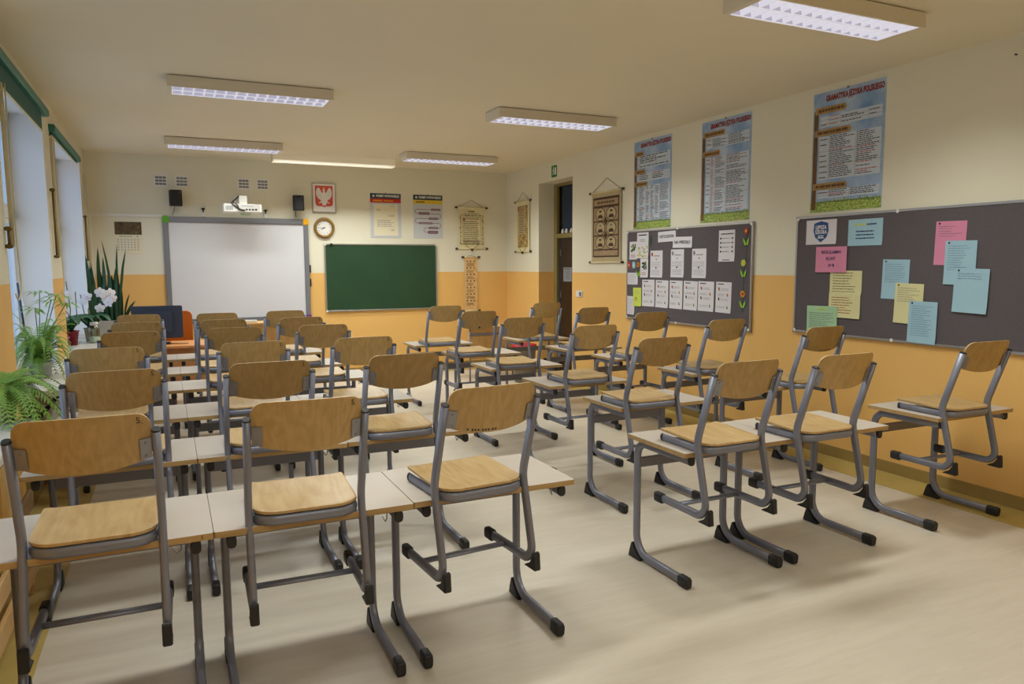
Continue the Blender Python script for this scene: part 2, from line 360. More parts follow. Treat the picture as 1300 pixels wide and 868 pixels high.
# skirting and floor border
mb = MB(); mb.box(XR-.012, XR, YF, DY0, 0, .088, M['olive2']); mb.box(4.555, XR-.012, YF, DY0, 0, .003, M['olive'])
mb.box(XR-.012, XR, DY1, YB, 0, .088, M['olive2']); mb.box(4.555, XR-.012, DY1, YB-.012, 0, .003, M['olive']); struct(mb, 'baseboard_right')
mb = MB(); mb.box(XL, XR-.012, YB-.012, YB, 0, .088, M['olive2']); mb.box(-.55, 4.555, YB-.34, YB-.012, 0, .003, M['olive']); struct(mb, 'baseboard_back')
mb = MB(); mb.box(XL, XL+.012, YF, YB-.012, 0, .088, M['olive2']); mb.box(XL+.012, -.55, YF, YB-.012, 0, .003, M['olive']); struct(mb, 'baseboard_left')
mb = MB(); mb.box(XL, -.032, YB-.022, YB, 2.217, 2.249, M['whitepl']); mb.box(XL+.03, XL+.055, YB-.022, YB, .1, 2.217, M['whitepl']); struct(mb, 'trim_4')

# ---- doorway: frame, transom light, dark leaf, corridor behind it
xd = XR+DD
mb = MB()
mb.box(xd-.03, xd+.06, DY0, DY0+.03, 0, DZ, M['doorframe']); mb.box(xd-.03, xd+.06, DY1-.09, DY1, 0, DZ, M['doorframe'])
mb.box(xd-.03, xd+.06, DY0+.03, DY1-.09, DZ-.04, DZ, M['doorframe']); mb.box(xd-.03, xd+.06, DY0+.03, DY1-.09, 1.960, 2.024, M['doorframe'])
door = struct(mb, 'door_1')
mb = MB(); mb.box(xd, xd+.04, DY0+.03, DY1-.17, .005, 1.955, M['darkwood']); mb.build('door_leaf', door, label='dark brown door leaf')
mb = MB(); mb.box(xd+.005, xd+.03, DY1-.165, DY1-.095, .005, 1.955, M['ink']); 
for z in (.3, 1.1, 1.7): mb.box(xd-.01, xd+.005, DY1-.172, DY1-.158, z, z+.1, M['plate'])
mb.build('hinge_gap', door)
mb = MB(); mb.box(xd+.01, xd+.016, DY0+.03, DY1-.09, 2.024, DZ-.04, M['trglass']); mb.build('transom_pane', door)
mb = MB(); X2 = XR+2.2
mb.box(X2, X2+.05, 7.5, 11.8, 0, 3.2, M['corr']); mb.box(XR+.4, X2, 7.5, 11.8, 3.1, 3.2, M['corr']); mb.box(XR+.4, X2, 7.5, 11.8, -.05, 0, M['corr']); mb.box(XR+.4, X2, 7.5, 7.55, 0, 3.2, M['corr']); mb.box(XR+.4, X2, 11.75, 11.8, 0, 3.2, M['corr'])
struct(mb, 'wall_corridor')
t = thing('transom_ornament', 'small white ornaments standing on the wooden transom rail above the door', 'ornament', (xd-.03, 9.16, 2.024))
for k, yy in enumerate((-.11, 0.03, .14)):
    b = MB(); b.lathe([(0.001, 0), (.022, 0), (.026, .02), (.016, .035), (.02, .05), (.001, .066)], M['whitepl'], 12, cy=yy); b.build('figurine', t)
mb = MB(); mb.box(0, .24, 0, .2, 0, .002, M['dimpaper'])
o = mb.build('door_notice', None, (xd-.001, 9.33, 1.34)); o.rotation_euler = RR; props(o, 'white notice with a grey picture taped on the dark door', 'notice')
mb = MB(); mb.rect(.06, .18, .03, .15, .0024, M['greyink']); lines(mb, .03, .21, .185, 2, .014, .006, M['ink'], .0024); mb.build('print', o)

# ------------------------------------------------------------------ SCHOOL CHAIR
W = .1955                                  # tube centre to chair middle
def make_chair():
    root = thing('school_chair', '', 'chair', group='school chairs put up on the desks')
    for s in (-1, 1):
        x = s*W
        side = [(x, -.112, .708), (x, -.002, .375), (x, -.088, .028), (x, .30, .028)]
        b = MB(); b.tube(fillet(side, [.13, .06], 8), .0132, .0195, M['tube'], (1, 0, 0), 16, e=2.6)
        f = b.build('side_frame', root)
        c = MB(); c.tube([(x, -.1113, .7055), (x, -.1122, .7095), (x, -.1126, .711)], .0137, .020, M['blk'], (1, 0, 0), 16, True, [1, 1, .85], e=2.6); c.build('tube_cap', f)
        c = MB(); hp = [(-.118, 0), (-.032, 0), (-.052, .012), (-.075, .024), (-.092, .046), (-.098, .075), (-.112, .07)]
        T = Matrix(((0, 0, 1, x), (1, 0, 0, 0), (0, 1, 0, 0), (0, 0, 0, 1)))
        c.prism(hp, -.0152, .0152, M['blk'], T); bevel(c.build('heel_cap', f), .003, 2)
        c = MB(); c.tube([(x, .25, .026), (x, .255, .026), (x, .305, .026), (x, .312, .026)], .0158, .0255, M['blk'], (1, 0, 0), 16, True, [.92, 1, 1, .9], e=4); c.build('foot_cap', f)
        # bracket plate carrying the backrest
        p = MB(); p.box(-.017, .017, -.0015, .0015, -.036, .036, M['plate'], Matrix.Translation((s*(W-.031), -.1035, .648)) @ Matrix.Rotation(math.radians(18), 4, 'X') @ Matrix.Rotation(s*math.radians(17), 4, 'Z'))
        for dz in (-.022, .022): p.lathe([(.004, 0), (.004, -.003), (.001, -.004)], M['plate'], 8, Matrix.Translation((s*(W-.031), -.1035-dz*.31, .648+dz)) @ Matrix.Rotation(PI/2+math.radians(18), 4, 'X') @ Matrix.Rotation(PI, 4, 'X'))
        p.build('bracket', f)
    b = MB(); b.tube([(-W, .14, .03), (W, .14, .03)], .017, .010, M['tube'], (0, 1, 0), 12); b.build('crossbar', root)
    # U-shaped seat frame, closed end towards the backrest
    u = fillet([(-W+.02, .285, .336), (-W+.02, -.052, .336), (W-.02, -.052, .336), (W-.02, .285, .336)], .075, 9)
    b = MB(); b.tube(u, .018, .010, M['tube'], (0, 0, 1), 14); sf = b.build('seat_frame', root)
    for s in (-1, 1):
        c = MB(); c.tube([(s*(W-.02), .283, .336), (s*(W-.02), .298, .336)], .0185, .0105, M['blk'], (0, 0, 1), 14); c.build('frame_cap', sf)
    # seat shell: gently dished, front lip rising, then rolling over
    b = MB(); out = rrect(-.182, .182, -.055, .325, (.075, .075, .035, .035), 7)
    def sz(x, y): return .367+.010*((x/.18)**2)*.6-.003*math.exp(-((y-.09)/.09)**2)+(.010*(max(0, y-.06)/.24)**2 if y < .3 else .010-.010*((y-.3)/.025))
    rings = [1, .985, .93, .85, .74, .6, .45, .3, .15]; n = len(out); cx, cy = 0, .135
    vs = []; fs = []
    for r in rings:
        for p in out:
            x = cx+(p[0]-cx)*r; y = cy+(p[1]-cy)*r; vs.append((x, y, sz(x, y)-(.0015 if r == 1 else 0)))
    vs.append((cx, cy, sz(cx, cy)))
    for i in range(len(rings)-1):
        for q in range(n):
            w = (q+1) % n; fs.append((i*n+q, i*n+w, (i+1)*n+w, (i+1)*n+q))
    for q in range(n): fs.append(((len(rings)-1)*n+q, (len(rings)-1)*n+(q+1) % n, len(vs)-1))
    b.add(vs, fs, M['seat'], True)
    vs2 = [(v[0], v[1], v[2]-.0095) for v in vs[:n]]
    b.add(vs[:n]+vs2, [(q, n+q, n+(q+1) % n, (q+1) % n) for q in range(n)], M['seat'], False)
    b.add(vs2, [tuple(range(n-1, -1, -1))], M['edge']); b.build('seat', root)
    # backrest: bent plywood, rounded top corners, sagging lower edge
    NXX, NZZ = 24, 10; grid = {}; b = MB()
    def edge_top(x):
        k = max(0, abs(x)-.143)/.04; return .770-.0045*(x/.18)**2-.042*(1-math.sqrt(max(0, 1-min(1, k)**2)))
    def edge_bot(x):
        return .586+.032*(abs(x)/.183)**2.2+(.02*max(0, (abs(x)-.165)/.018))
    def shape(x, t, d):
        z = edge_bot(x)+(edge_top(x)-edge_bot(x))*t
        y = -.078-(z-.60)*.33+.034*(x/.183)**2-.028+.05*(max(0, z-.72))*0
        return (x, y+d, z)
    vs = []; fs = []
    for d in (-.0045, .0045):
        for i in range(NXX+1):
            a = -1+2*i/NXX; x = .183*math.sin(a*PI/2*.98)/math.sin(PI/2*.98)
            for j in range(NZZ+1): vs.append(shape(x, j/NZZ, d))
    st = (NXX+1)*(NZZ+1)
    for i in range(NXX):
        for j in range(NZZ):
            q = i*(NZZ+1)+j
            fs.append((q, q+NZZ+1, q+NZZ+2, q+1)); fs.append((st+q, st+q+1, st+q+NZZ+2, st+q+NZZ+1))
    b.add(vs, fs, M['back'], True)
    rim = [i*(NZZ+1) for i in range(NXX+1)]+[NXX*(NZZ+1)+j for j in range(1, NZZ+1)]+[i*(NZZ+1)+NZZ for i in range(NXX-1, -1, -1)]+[j for j in range(NZZ-1, 0, -1)]
    rv = [vs[q] for q in rim]+[vs[st+q] for q in rim]; L = len(rim)
    b.add(rv, [(q, L+q, L+(q+1) % L, (q+1) % L) for q in range(L)], M['rim'], True)
    bo = b.build('backrest', root)
    return root, shape
# rows: leftmost three columns, the two aisle columns and the wall column
chair0, back_shape = make_chair()
CH = dict(A=[(-.252, 2.62), (-.234, 3.70), (-.325, 4.72), (-.253, 5.78), (-.251, 6.72), (-.264, 7.76)],
          B=[(.408, 2.63), (.411, 3.70), (.441, 4.69), (.423, 5.82), (.396, 6.72), (.404, 7.66)],
          C=[(1.07, 2.61), (1.066, 3.70), (1.093, 4.67), (1.053, 5.78), (1.035, 6.70), (1.041, 7.74)],
          D=[(2.42, 2.72), (2.73, 3.79), (2.84, 4.76), (2.725, 5.74), (2.708, 6.70), (2.751, 7.76)],
          E=[(3.03, 2.70)],
          F=[(4.23, 2.76), (4.20, 3.89), (4.08, 4.76), (4.07, 5.78), (4.0, 6.70), (4.015, 7.78)])
ORD = ['nearest', 'second', 'third', 'fourth', 'fifth', 'farthest']
COLN = dict(A='column beside the windows', B='middle column of the left block', C='column left of the central aisle', D='column right of the central aisle', F='column along the noticeboard wall')
first = True; chairs = {}
rngc = random.Random(3)
for col, L in CH.items():
    for i, (x, y) in enumerate(L):
        r = chair0 if first else copy_tree(chair0)
        first = False
        r.location = (x, y, Z0); r.rotation_euler = (0, 0, math.radians(rngc.uniform(-1.6, 1.6)))
        if col == 'C' and i == 0: r.rotation_euler.z = math.radians(5)
        lab = 'beech school chair between its two front-row neighbours, close beside the right block\'s first chair' if col == 'E' else f'beech school chair up on the {ORD[i]} desk in the {COLN[col]}'
        if col == 'E': lab = 'beech school chair up on the only desk joined to another in the right block, right half'
        r['label'] = lab; chairs[col+str(i)] = r
def mark(ch, body, x, t, size):
    """number stamped on the rear face of a backrest"""
    p = Vector(back_shape(x, t, -.0052)); dz = (Vector(back_shape(x, t+.02, -.0052))-p).normalized(); dx = (Vector(back_shape(x+.002, t, -.0052))-p).normalized()
    T = Matrix.Identity(4); nz = dx.cross(dz)
    for k, v in enumerate((dx, dz, nz, p)): T.col[k][:3] = v
    b = MB(); text(b, body, 0, 0, size, M['ink'], .0006, T=T)
    bk = [c for c in ch.children if c.name.startswith('backrest')][0]
    b.build('stamped_number', bk, label='black stamped marking')
for k in ('A0', 'A1', 'A2', 'A3', 'A4', 'A5', 'B0', 'B1', 'B2', 'B4', 'C2', 'C3', 'C4'): mark(chairs[k], '5.', .152, .86, .03)
mb = None
for k, x in (('C0', -.1), ('F1', -.05)):
    ch = chairs[k]; bk = [c for c in ch.children if c.name.startswith('backrest')][0]; b = MB(); rr = random.Random(5)
    xx = x
    for q in range(9):
        p = Vector(back_shape(xx, .06, -.0056)); b.rect(-.0035, .0035, -.004, .004, 0, M['ink'], Matrix.Translation(p) @ Matrix.Rotation(math.radians(90+18), 4, 'X')); xx += .012 if q % 3 else .018
    b.build('stamped_text', bk, label='tiny row of black stamped characters')
b = MB(); b.disc(0, 0, .010, 0, M['ink'], 14, T=Matrix.Translation(Vector(back_shape(.005, .12, -.0054))) @ Matrix.Rotation(math.radians(108), 4, 'X'))
b.build('dark_spot', [c for c in chairs['D4'].children if c.name.startswith('backrest')][0], label='dark round spot')

# ------------------------------------------------------------------ SCHOOL DESK
def make_desk():
    root = thing('school_desk', '', 'desk', group='single school desks in rows')
    b = MB(); b.prism(rrect(0, .70, 0, .48, .008, 3), HD-.022, HD, M['edge'])
    b.f[1:2] = [b.f[1]]; b.m[1] = b.mi(M['top']); b.build('tabletop', root)
    for k, x in ((0, .055), (1, .645)):
        path = [(x, .02, .642), (x, .462, .642), (x, .462, .032), (x, .06, .032)]
        q = MB(); q.tube(fillet(path, [.075, .11], 9), .0158, .0215, M['tube'], (1, 0, 0), 16, e=2.6)
        q.box(x-.008, x+.008, .1, .15, .655, HD-.022, M['tube']); q.box(x-.008, x+.008, .33, .38, .655, HD-.022, M['tube'])
        f = q.build('leg_frame', root)
        c = MB(); c.tube([(x, .025, .642), (x, .012, .642), (x, .009, .642)], .0166, .0225, M['blk'], (1, 0, 0), 16, True, [1, 1, .9], e=2.8); c.build('tube_cap', f)
        T = Matrix(((0, 0, 1, x), (1, 0, 0, 0), (0, 1, 0, 0), (0, 0, 0, 1)))
        c = MB(); c.prism([(.515, 0), (.41, 0), (.40, .012), (.43, .03), (.462, .062), (.478, .085), (.49, .082), (.505, .04)], -.0175, .0175, M['blk'], T); bevel(c.build('heel_cap', f), .003, 2)
        c = MB(); c.tube([(x, .085, .030), (x, .08, .030), (x, .025, .030), (x, .015, .029)], .019, .029, M['blk'], (1, 0, 0), 16, True, [.92, 1, 1, .86], e=4); c.build('foot_cap', f)
    b = MB(); b.box(.06, .64, .455, .472, .50, .555, M['tube']); bevel(b.build('crossbeam', root), .004, 2)
    b = MB(); b.tube(fillet([(.60, .02, HD-.022), (.60, .02, .64), (.585, -.012, .64), (.575, -.012, .662)], .008, 4), .0022, .0022, M['plate'], None, 6); b.build('bag_hook', root)
    return root
desk0 = make_desk(); first = True
LY = [2.60, 3.66, 4.71, 5.79, 6.69, 7.74]; SX = [.098, .083, .063, .056, .055, .04]
DX = [(2.172, 2.742), (2.515, 3.80), (2.505, 4.73), (2.475, 5.75), (2.54, 6.74), (2.45, 7.82)]
FX = [(3.985, 2.745), (3.80, 3.96), (3.82, 4.74), (3.80, 5.82), (3.75, 6.72), (3.72, 7.82)]
DESKS = [('A', i, SX[i]-.702, LY[i]) for i in range(6)]+[('B', i, SX[i], LY[i]) for i in range(6)]+[('C', i, SX[i]+.703, LY[i]+.01) for i in range(6)]
DESKS += [('D', i, *DX[i]) for i in range(6)]+[('E', 0, 2.874, 2.745)]+[('F', i, *FX[i]) for i in range(6)]
desks = {}
for col, i, x, y in DESKS:
    r = desk0 if first else copy_tree(desk0); first = False
    r.location = (x, y, 0)
    r['label'] = 'single desk pushed against the right side of the nearest desk right of the aisle' if col == 'E' else f'single grey-topped desk, {ORD[i]} in the {COLN[col]}'
    desks[col+str(i)] = r
chairs['E0']['label'] = 'beech school chair, middle one of the three in the nearest row right of the aisle'
b = MB(); text(b, '5', .665, HD-.011, .018, M['ink'], 0, T=Matrix(((1, 0, 0, 0), (0, 0, 1, -.0006), (0, 1, 0, 0), (0, 0, 0, 1)))); b.build('stamped_number', [c for c in desks['A0'].children if c.name.startswith('tabletop')][0], label='black stamped number')

# ------------------------------------------------------------------ BACK WALL
def on_back(name, label, cat, x0, z0, group=None, d=0): o = thing(name, label, cat, (x0, YB-d, z0), RB, group); o.scale = (WS,)*3; return o
# interactive whiteboard
wx0, wx1, wz0, wz1 = -.032, 1.688, 0.820, 2.135
t = on_back('interactive_whiteboard', 'large white interactive board with grey frame and coloured corners on back wall', 'whiteboard', wx0, wz0)
w, h = wx1-wx0, wz1-wz0
b = MB(); b.box(.05, w-.05, .06, h-.06, .005, .03, M['wbsurf']); b.build('board_surface', t)
b = MB(); b.box(0, .06, 0, h, 0, .045, M['wbframe']); b.box(w-.06, w, 0, h, 0, .045, M['wbframe']); b.box(.06, w-.06, h-.07, h, 0, .05, M['wbframe']); b.box(.06, w-.06, 0, .06, 0, .055, M['wbframe']); bevel(b.build('board_frame', t), .006, 2)
b = MB(); b.box(-.004, .066, h-.076, h+.004, -.0, .054, M['lime']); bevel(b.build('corner_piece', t, label='lime green corner piece'), .006, 2)
b = MB(); b.box(w-.066, w+.004, h-.076, h+.004, -.0, .054, M['amber']); bevel(b.build('corner_piece', t, label='amber yellow corner piece'), .006, 2)
b = MB(); b.box(w-.066, w+.004, -.004, .07, -.0, .058, M['purple']); bevel(b.build('corner_piece', t, label='purple corner piece'), .006, 2)
b = MB(); b.box(w+.002, w+.02, .62, .72, .005, .03, M['blackpl']); b.box(w+.002, w+.02, .44, .54, .005, .03, M['blackpl']); b.build('pen_clip', t)
for k, x in enumerate((.68, 1.25)):
    b = MB(); b.box(-.018, .018, 0, .055, .0, .03, M['whitepl']); b.lathe([(.008, 0), (.008, .03), (.02, .04), (.024, .055), (.001, .06)], M['blackpl'], 12, Matrix.Translation((0, .055, .02)) @ Matrix.Rotation(-PI/2, 4, 'X'))
    o = b.build('wall_hook', None, (.46 if k == 0 else 1.248, YB-.002, 2.233)); o.rotation_euler = RB
    props(o, 'small white wall hook with black knob above the whiteboard, '+('left of the projector' if k == 0 else 'right of the projector'), 'hook', 'hooks above the whiteboard')
# projector on its arm
t = thing('projector', 'white short-throw projector on a wall arm above the whiteboard', 'projector', (.899, YB, 2.318)); t.scale = (WS,)*3
b = MB(); b.prism(rrect(-.215, .215, -.62, -.36, .02, 4), -.055, .045, M['whitepl']); bevel(b.build('projector_body', t), .008, 2)
b = MB()
for k in range(7): b.box(-.19+k*.012, -.184+k*.012, -.6215, -.619, -.03, .02, M['greyink'])
for k in range(4): b.box(.03+k*.035, .055+k*.035, -.6215, -.619, -.032, -.012, M['ink'])
b.box(-.01, .12, -.6215, -.619, .012, .03, M['greyp']); b.build('connector_panel', t)
b = MB(); b.lathe([(.001, .03), (.05, .02), (.06, 0), (.06, -.02)], M['clear'], 20, Matrix.Translation((.04, -.50, -.06)) @ Matrix.Rotation(PI, 4, 'X')); b.build('lens_dome', t)
b = MB(); b.box(-.03, .06, -.52, -.44, .045, .15, M['whitepl']); b.tube([(.015, -.48, .12), (.015, -.02, .12)], .035, .025, M['whitepl'], (1, 0, 0), 12); b.box(-.05, .08, -.02, 0, .05, .2, M['whitepl']); bevel(b.build('wall_arm', t), .004, 1)
b = MB(); b.tube(fillet([(-.02, -.5, .15), (-.13, -.52, .05), (-.12, -.63, .04), (-.03, -.64, -.025), (.02, -.625, -.03)], .05, 6), .009, .009, M['blackpl'], None, 8); b.tube(fillet([(-.1, -.58, .055), (-.06, -.635, .03), (-.04, -.635, -.03)], .02, 4), .007, .007, M['blackpl'], None, 8); b.build('power_cable', t)
# loudspeakers
for k, (x, z) in enumerate(((.1156, 2.457), (1.685, 2.441))):
    t = thing('wall_speaker', 'small black loudspeaker on wall, '+('left of the projector above the green corner' if k == 0 else 'right of the projector above the amber corner'), 'speaker', (x, YB, z), (0, 0, math.radians(9 if k == 0 else -5)), 'loudspeakers above the whiteboard'); t.scale = (WS,)*3
    b = MB(); b.prism(rrect(-.068, .068, -.17, -.06, (.03, .03, .008, .008), 4), -.095, .095, M['blackpl'], smooth=False); bevel(b.build('cabinet', t), .004, 2)
    b = MB(); b.box(-.02, .02, -.06, -.0, -.03, .03, M['blackpl']); b.build('wall_bracket', t)
    b = MB(); b.box(.03, .04, -.1715, -.1695, .06, .07, M['plate']); b.build('badge', t)
    b = MB(); b.tube([(0, -.03, -.09), (-.01, -.012, -.14), (-.03, -.012, -.2)] if k == 0 else [(-.03, -.03, -.09), (-.035, -.012, -.12), (-.03, -.012, -.17)], .004, .004, M['greyink'], None, 6); b.build('cable', t)
# ventilation grilles
for k, x in enumerate((-.1124, .137, .901, 1.143)):
    t = on_back('air_vent', 'white square ventilation grille high on back wall, '+['first', 'second', 'third', 'fourth'][k]+' from the left', 'vent', x, 2.607, 'ventilation grilles')
    b = MB(); b.box(0, .152, 0, .145, 0, .006, M['whitepl']); bevel(b.build('plate', t), .002, 1)
    b = MB()
    for r in range(3):
        for c in range(3): b.rect(.018+c*.04, .054+c*.04, .02+r*.038, .046+r*.038, .0066, M['greyink'])
    b.build('slots', t)
# emblem: white crowned eagle on a red shield
t = on_back('eagle_emblem', 'framed emblem of a white crowned eagle on a red shield', 'emblem', 1.885, 2.331)
b = MB(); b.box(0, .30, 0, .375, 0, .014, M['whitep']); b.build('backing', t)
b = MB()
for (a, c, d, e) in ((0, .30, -.004, .008), (0, .30, .367, .379), (-.004, .008, 0, .375), (.292, .304, 0, .375)): b.box(a, c, d, e, 0, .02, M['alu'])
b.build('frame', t)
b = MB(); b.poly([(.035, .345), (.265, .345), (.265, .12), (.255, .092), (.235, .08), (.175, .078), (.15, .066), (.125, .078), (.065, .08), (.045, .092), (.035, .12)][::-1], .0148, M['eaglered']); b.build('shield', t)
b = MB(); z = .0155
half = [(0, .285), (.012, .282), (.012, .262), (.02, .245), (.045, .285), (.058, .31), (.072, .32), (.088, .31), (.098, .285), (.103, .255), (.098, .225), (.095, .20), (.086, .205), (.084, .18), (.074, .188), (.071, .165), (.062, .175), (.056, .155), (.046, .168), (.04, .15), (.055, .132), (.072, .128), (.066, .114), (.05, .118), (.036, .132), (.03, .112), (.022, .095), (0, .086)]
for s in (-1, 1):
    pts = [(.15+s*p[0], p[1]) for p in half]
    pts = pts if s < 0 else pts[::-1]
    b.poly(pts, z, M['whitep'])
b.poly([(.14, .28), (.16, .28), (.163, .296), (.15, .304), (.135, .296), (.127, .289)], z+.0003, M['whitep'])
for s in (-1, 1):
    for k in range(5):
        x = .15+s*(.045+k*.011); b.add([(x, .29-k*.002, z+.0004), (x+.002, .29-k*.002, z+.0004), (x-s*.008, .19+k*.006, z+.0004), (x-s*.008-.002, .19+k*.006, z+.0004)], [(0, 1, 2, 3)], M['greyp'])
b.build('eagle', t)
b = MB(); b.poly([(.136, .305), (.164, .305), (.17, .325), (.159, .318), (.15, .33), (.141, .318), (.13, .325)], z+.0006, M['goldp'])
for s in (-1, 1): b.poly([(.15+s*.06, .128), (.15+s*.078, .122), (.15+s*.07, .11), (.15+s*.055, .114)], z+.0006, M['goldp'])
b.build('gold_details', t)
# clock
t = on_back('wall_clock', 'round wall clock with brown wooden rim and white face', 'clock', 2.036, 2.113)
b = MB(); b.lathe([(.135, 0), (.138, .012), (.13, .03), (.115, .038), (.102, .03), (.098, .012)], M['brasswood'], 40); b.build('rim', t)
b = MB(); b.disc(0, 0, .1, .012, M['whitep'], 36)
b.build('face', t)
b = MB()
for k in range(12):
    a = PI/2-2*PI*(k+1)/12; text(b, str(k+1), .077*math.cos(a), .077*math.sin(a), .024, M['ink'], .0126)
b.build('numerals', t)
b = MB()
for (a, L, wd) in ((PI+.55, .05, .005), (PI+.08, .07, .0035)):
    d = Vector((math.cos(a), math.sin(a), 0)); p = Vector((-d.y, d.x, 0))*wd
    b.add([-d*.012-p+Vector((0, 0, .0135)), -d*.012+p+Vector((0, 0, .0135)), d*L+p*.5+Vector((0, 0, .0135)), d*L-p*.5+Vector((0, 0, .0135))], [(0, 3, 2, 1)], M['ink'])
b.disc(0, 0, .008, .014, M['ink'], 12); b.build('hands', t)
# green chalkboard
t = on_back('green_chalkboard', 'dark green chalkboard in an aluminium frame on the back wall', 'chalkboard', 2.0255, .9187)
w, h = 1.572, .91
b = MB(); b.box(.015, w-.015, .015, h-.015, .004, .016, M['green']); b.build('board_surface', t)
b = MB()
for (a, c, d, e) in ((0, w, 0, .02), (0, w, h-.018, h), (0, .018, 0, h), (w-.018, w, 0, h)): b.box(a, c, d, e, 0, .024, M['alu'])
bevel(b.build('frame', t), .003, 1)
b = MB()
for x in (.012, w-.012):
    for y in (.012, h-.012): b.disc(x, y, .014, .0252, M['whitepl'], 12)
b.build('corner_caps', t)
b = MB(); b.lathe([(.018, 0), (.02, .012), (.012, .02), (.001, .022)], M['blackpl'], 14); o = b.build('round_magnet', None, (2.124, YB-.0262, 1.8795)); o.rotation_euler = RB; props(o, 'round black magnet at the top left of the green chalkboard', 'magnet')
# two printed posters above the chalkboard
for k in (0, 1):
    x0 = 2.705 if k == 0 else 3.353
    t = on_back('school_poster', 'grey wall poster with dark header and '+('red stripe over a cream letter sheet' if k == 0 else 'yellow stripe over a plum winding flow chart'), 'poster', x0, 1.983, 'posters above the chalkboard')
    w, h = .43, .60
    b = MB(); b.box(0, w, 0, h, 0, .004, M['greyp']); b.build('sheet', t)
    b = MB(); b.rect(0, w, h-.07, h, .0046, M['teal']); b.build('header_band', t)
    b = MB(); text(b, 'FORMY WYPOWIEDZI', .245, h-.036, .042, M['whitep'], .0052, width=.32, bold=.0015); b.box(.035, .06, h-.047, h-.024, .0046, .0052, M['whitep']); b.build('lettering', t)
    b = MB(); b.rect(0, w, h-.125, h-.07, .0046, M['redp' if k == 0 else 'yelp']); b.build('stripe', t)
    b = MB(); lines(b, .04, .17, h-.098, 1, .02, .02, M['ora' if k == 0 else 'brownink'], .0054, ragged=0); lines(b, .19, .32, h-.098, 1, .02, .014, M['ora'], .0054, ragged=0); b.build('subtitle', t)
    b = MB()
    if k == 0:
        b.rect(.045, .385, .03, .455, .0048, M['creamp']); rr = random.Random(2)
        lines(b, .27, .36, .43, 1, .02, .006, M['greyink'], .0054, rr); lines(b, .09, .15, .385, 2, .014, .005, M['greyink'], .0054, rr); lines(b, .25, .35, .31, 2, .014, .005, M['greyink'], .0054, rr); lines(b, .09, .34, .24, 6, .017, .005, M['greyink'], .0054, rr); lines(b, .28, .35, .115, 2, .014, .005, M['greyink'], .0054, rr)
        b.build('letter_sheet', t)
    else:
        def bx(xa, xb, yc, hh=.028):
            b.poly(rrect(xa, xb, yc-hh/2, yc+hh/2, .01, 3), .0056, M['plum']); lines(b, xa+.015, xb-.01, yc, 1, .02, .006, M['greyp'], .0062, ragged=0)
        bx(.26, .40, .40); bx(.08, .235, .345, .034); bx(.225, .36, .275); bx(.08, .28, .21, .025); bx(.225, .36, .145); bx(.21, .36, .085, .04)
        def pth(pts, r=.03): b.tube([Vector((p.x, p.y, .0052)) for p in fillet([(x, y, 0) for x, y in pts], r, 8)], .003, .0004, M['dsepia'], (0, 0, 1), 4, False) if False else [b.add([(p.x, p.y, .0052) for p in (A-Q, A+Q, B_+Q2, B_-Q2)], [(0, 3, 2, 1)], M['plum']) for A, B_, Q, Q2 in segs(fillet([(x, y, 0) for x, y in pts], r, 8))]
        def segs(P):
            out = []
            for i in range(len(P)-1):
                d = (P[i+1]-P[i]).normalized(); q = Vector((-d.y, d.x, 0))*.003; out.append((P[i], P[i+1], q, q))
            return out
        pth([(.27, .40), (.03, .40), (.03, .345), (.09, .345)]); pth([(.23, .34), (.40, .34), (.40, .275), (.35, .275)]); pth([(.23, .275), (.03, .275), (.03, .21), (.09, .21)]); pth([(.27, .21), (.40, .21), (.40, .145), (.35, .145)]); pth([(.23, .145), (.15, .145), (.15, .085), (.22, .085)])
        b.build('flow_chart', t)
    b = MB(); b.disc(w/2, h+.008, .006, .003, M['brass'], 10); b.build('nail', t)

def scroll(name, label, loc, rot, w, h, peak, body, rodw=.03, matr='cream', tassel=True):
    """hanging scroll: rods with knobs top and bottom, cord, cloth"""
    t = thing(name, label, 'scroll', loc, rot); t.scale = (WS,)*3
    b = MB(); nx = 10; vs = []; fs = []
    for j in range(13):
        for i in range(nx+1): vs.append((w*i/nx, h*j/12, .008+.004*math.sin(j/12*PI)))
    for j in range(12):
        for i in range(nx): q = j*(nx+1)+i; fs.append((q, q+1, q+nx+2, q+nx+1))
    b.add(vs, fs, M[matr], True); b.build('cloth', t)
    for yy in (0, h):
        b = MB(); b.tube([(-rodw, yy, .012), (w+rodw, yy, .012)], .009, .009, M['cream'], None, 10); r = b.build('rod', t)
        for x in (-rodw, w+rodw):
            c = MB(); c.lathe([(.001, -.022), (.012, -.018), (.015, 0), (.012, .016), (.009, .02)], M['dsepia'], 10, Matrix.Translation((x, yy, .012)) @ Matrix.Rotation(PI/2, 4, 'Y')); c.build('knob', r)
    b = MB(); b.tube([(0, h, .012), (w/2, h+peak, .006), (w, h, .012)], .0025, .0025, M['brass'], None, 6); b.build('hanging_cord', t)
    if tassel:
        b = MB(); b.tube(fillet([(w*.25, .06, .016), (w*.42, .0, .02), (w*.58, .0, .02), (w*.75, .06, .016)], .03, 5), .003, .003, M['brass'], None, 6); b.lathe([(.001, .02), (.016, .012), (.018, -.006), (.001, -.02)], M['dsepia'], 10, Matrix.Translation((w/2, -.015, .02))); b.build('seal', t)
    g = MB(); body(g, w, h); g.build('print', t)
    return t
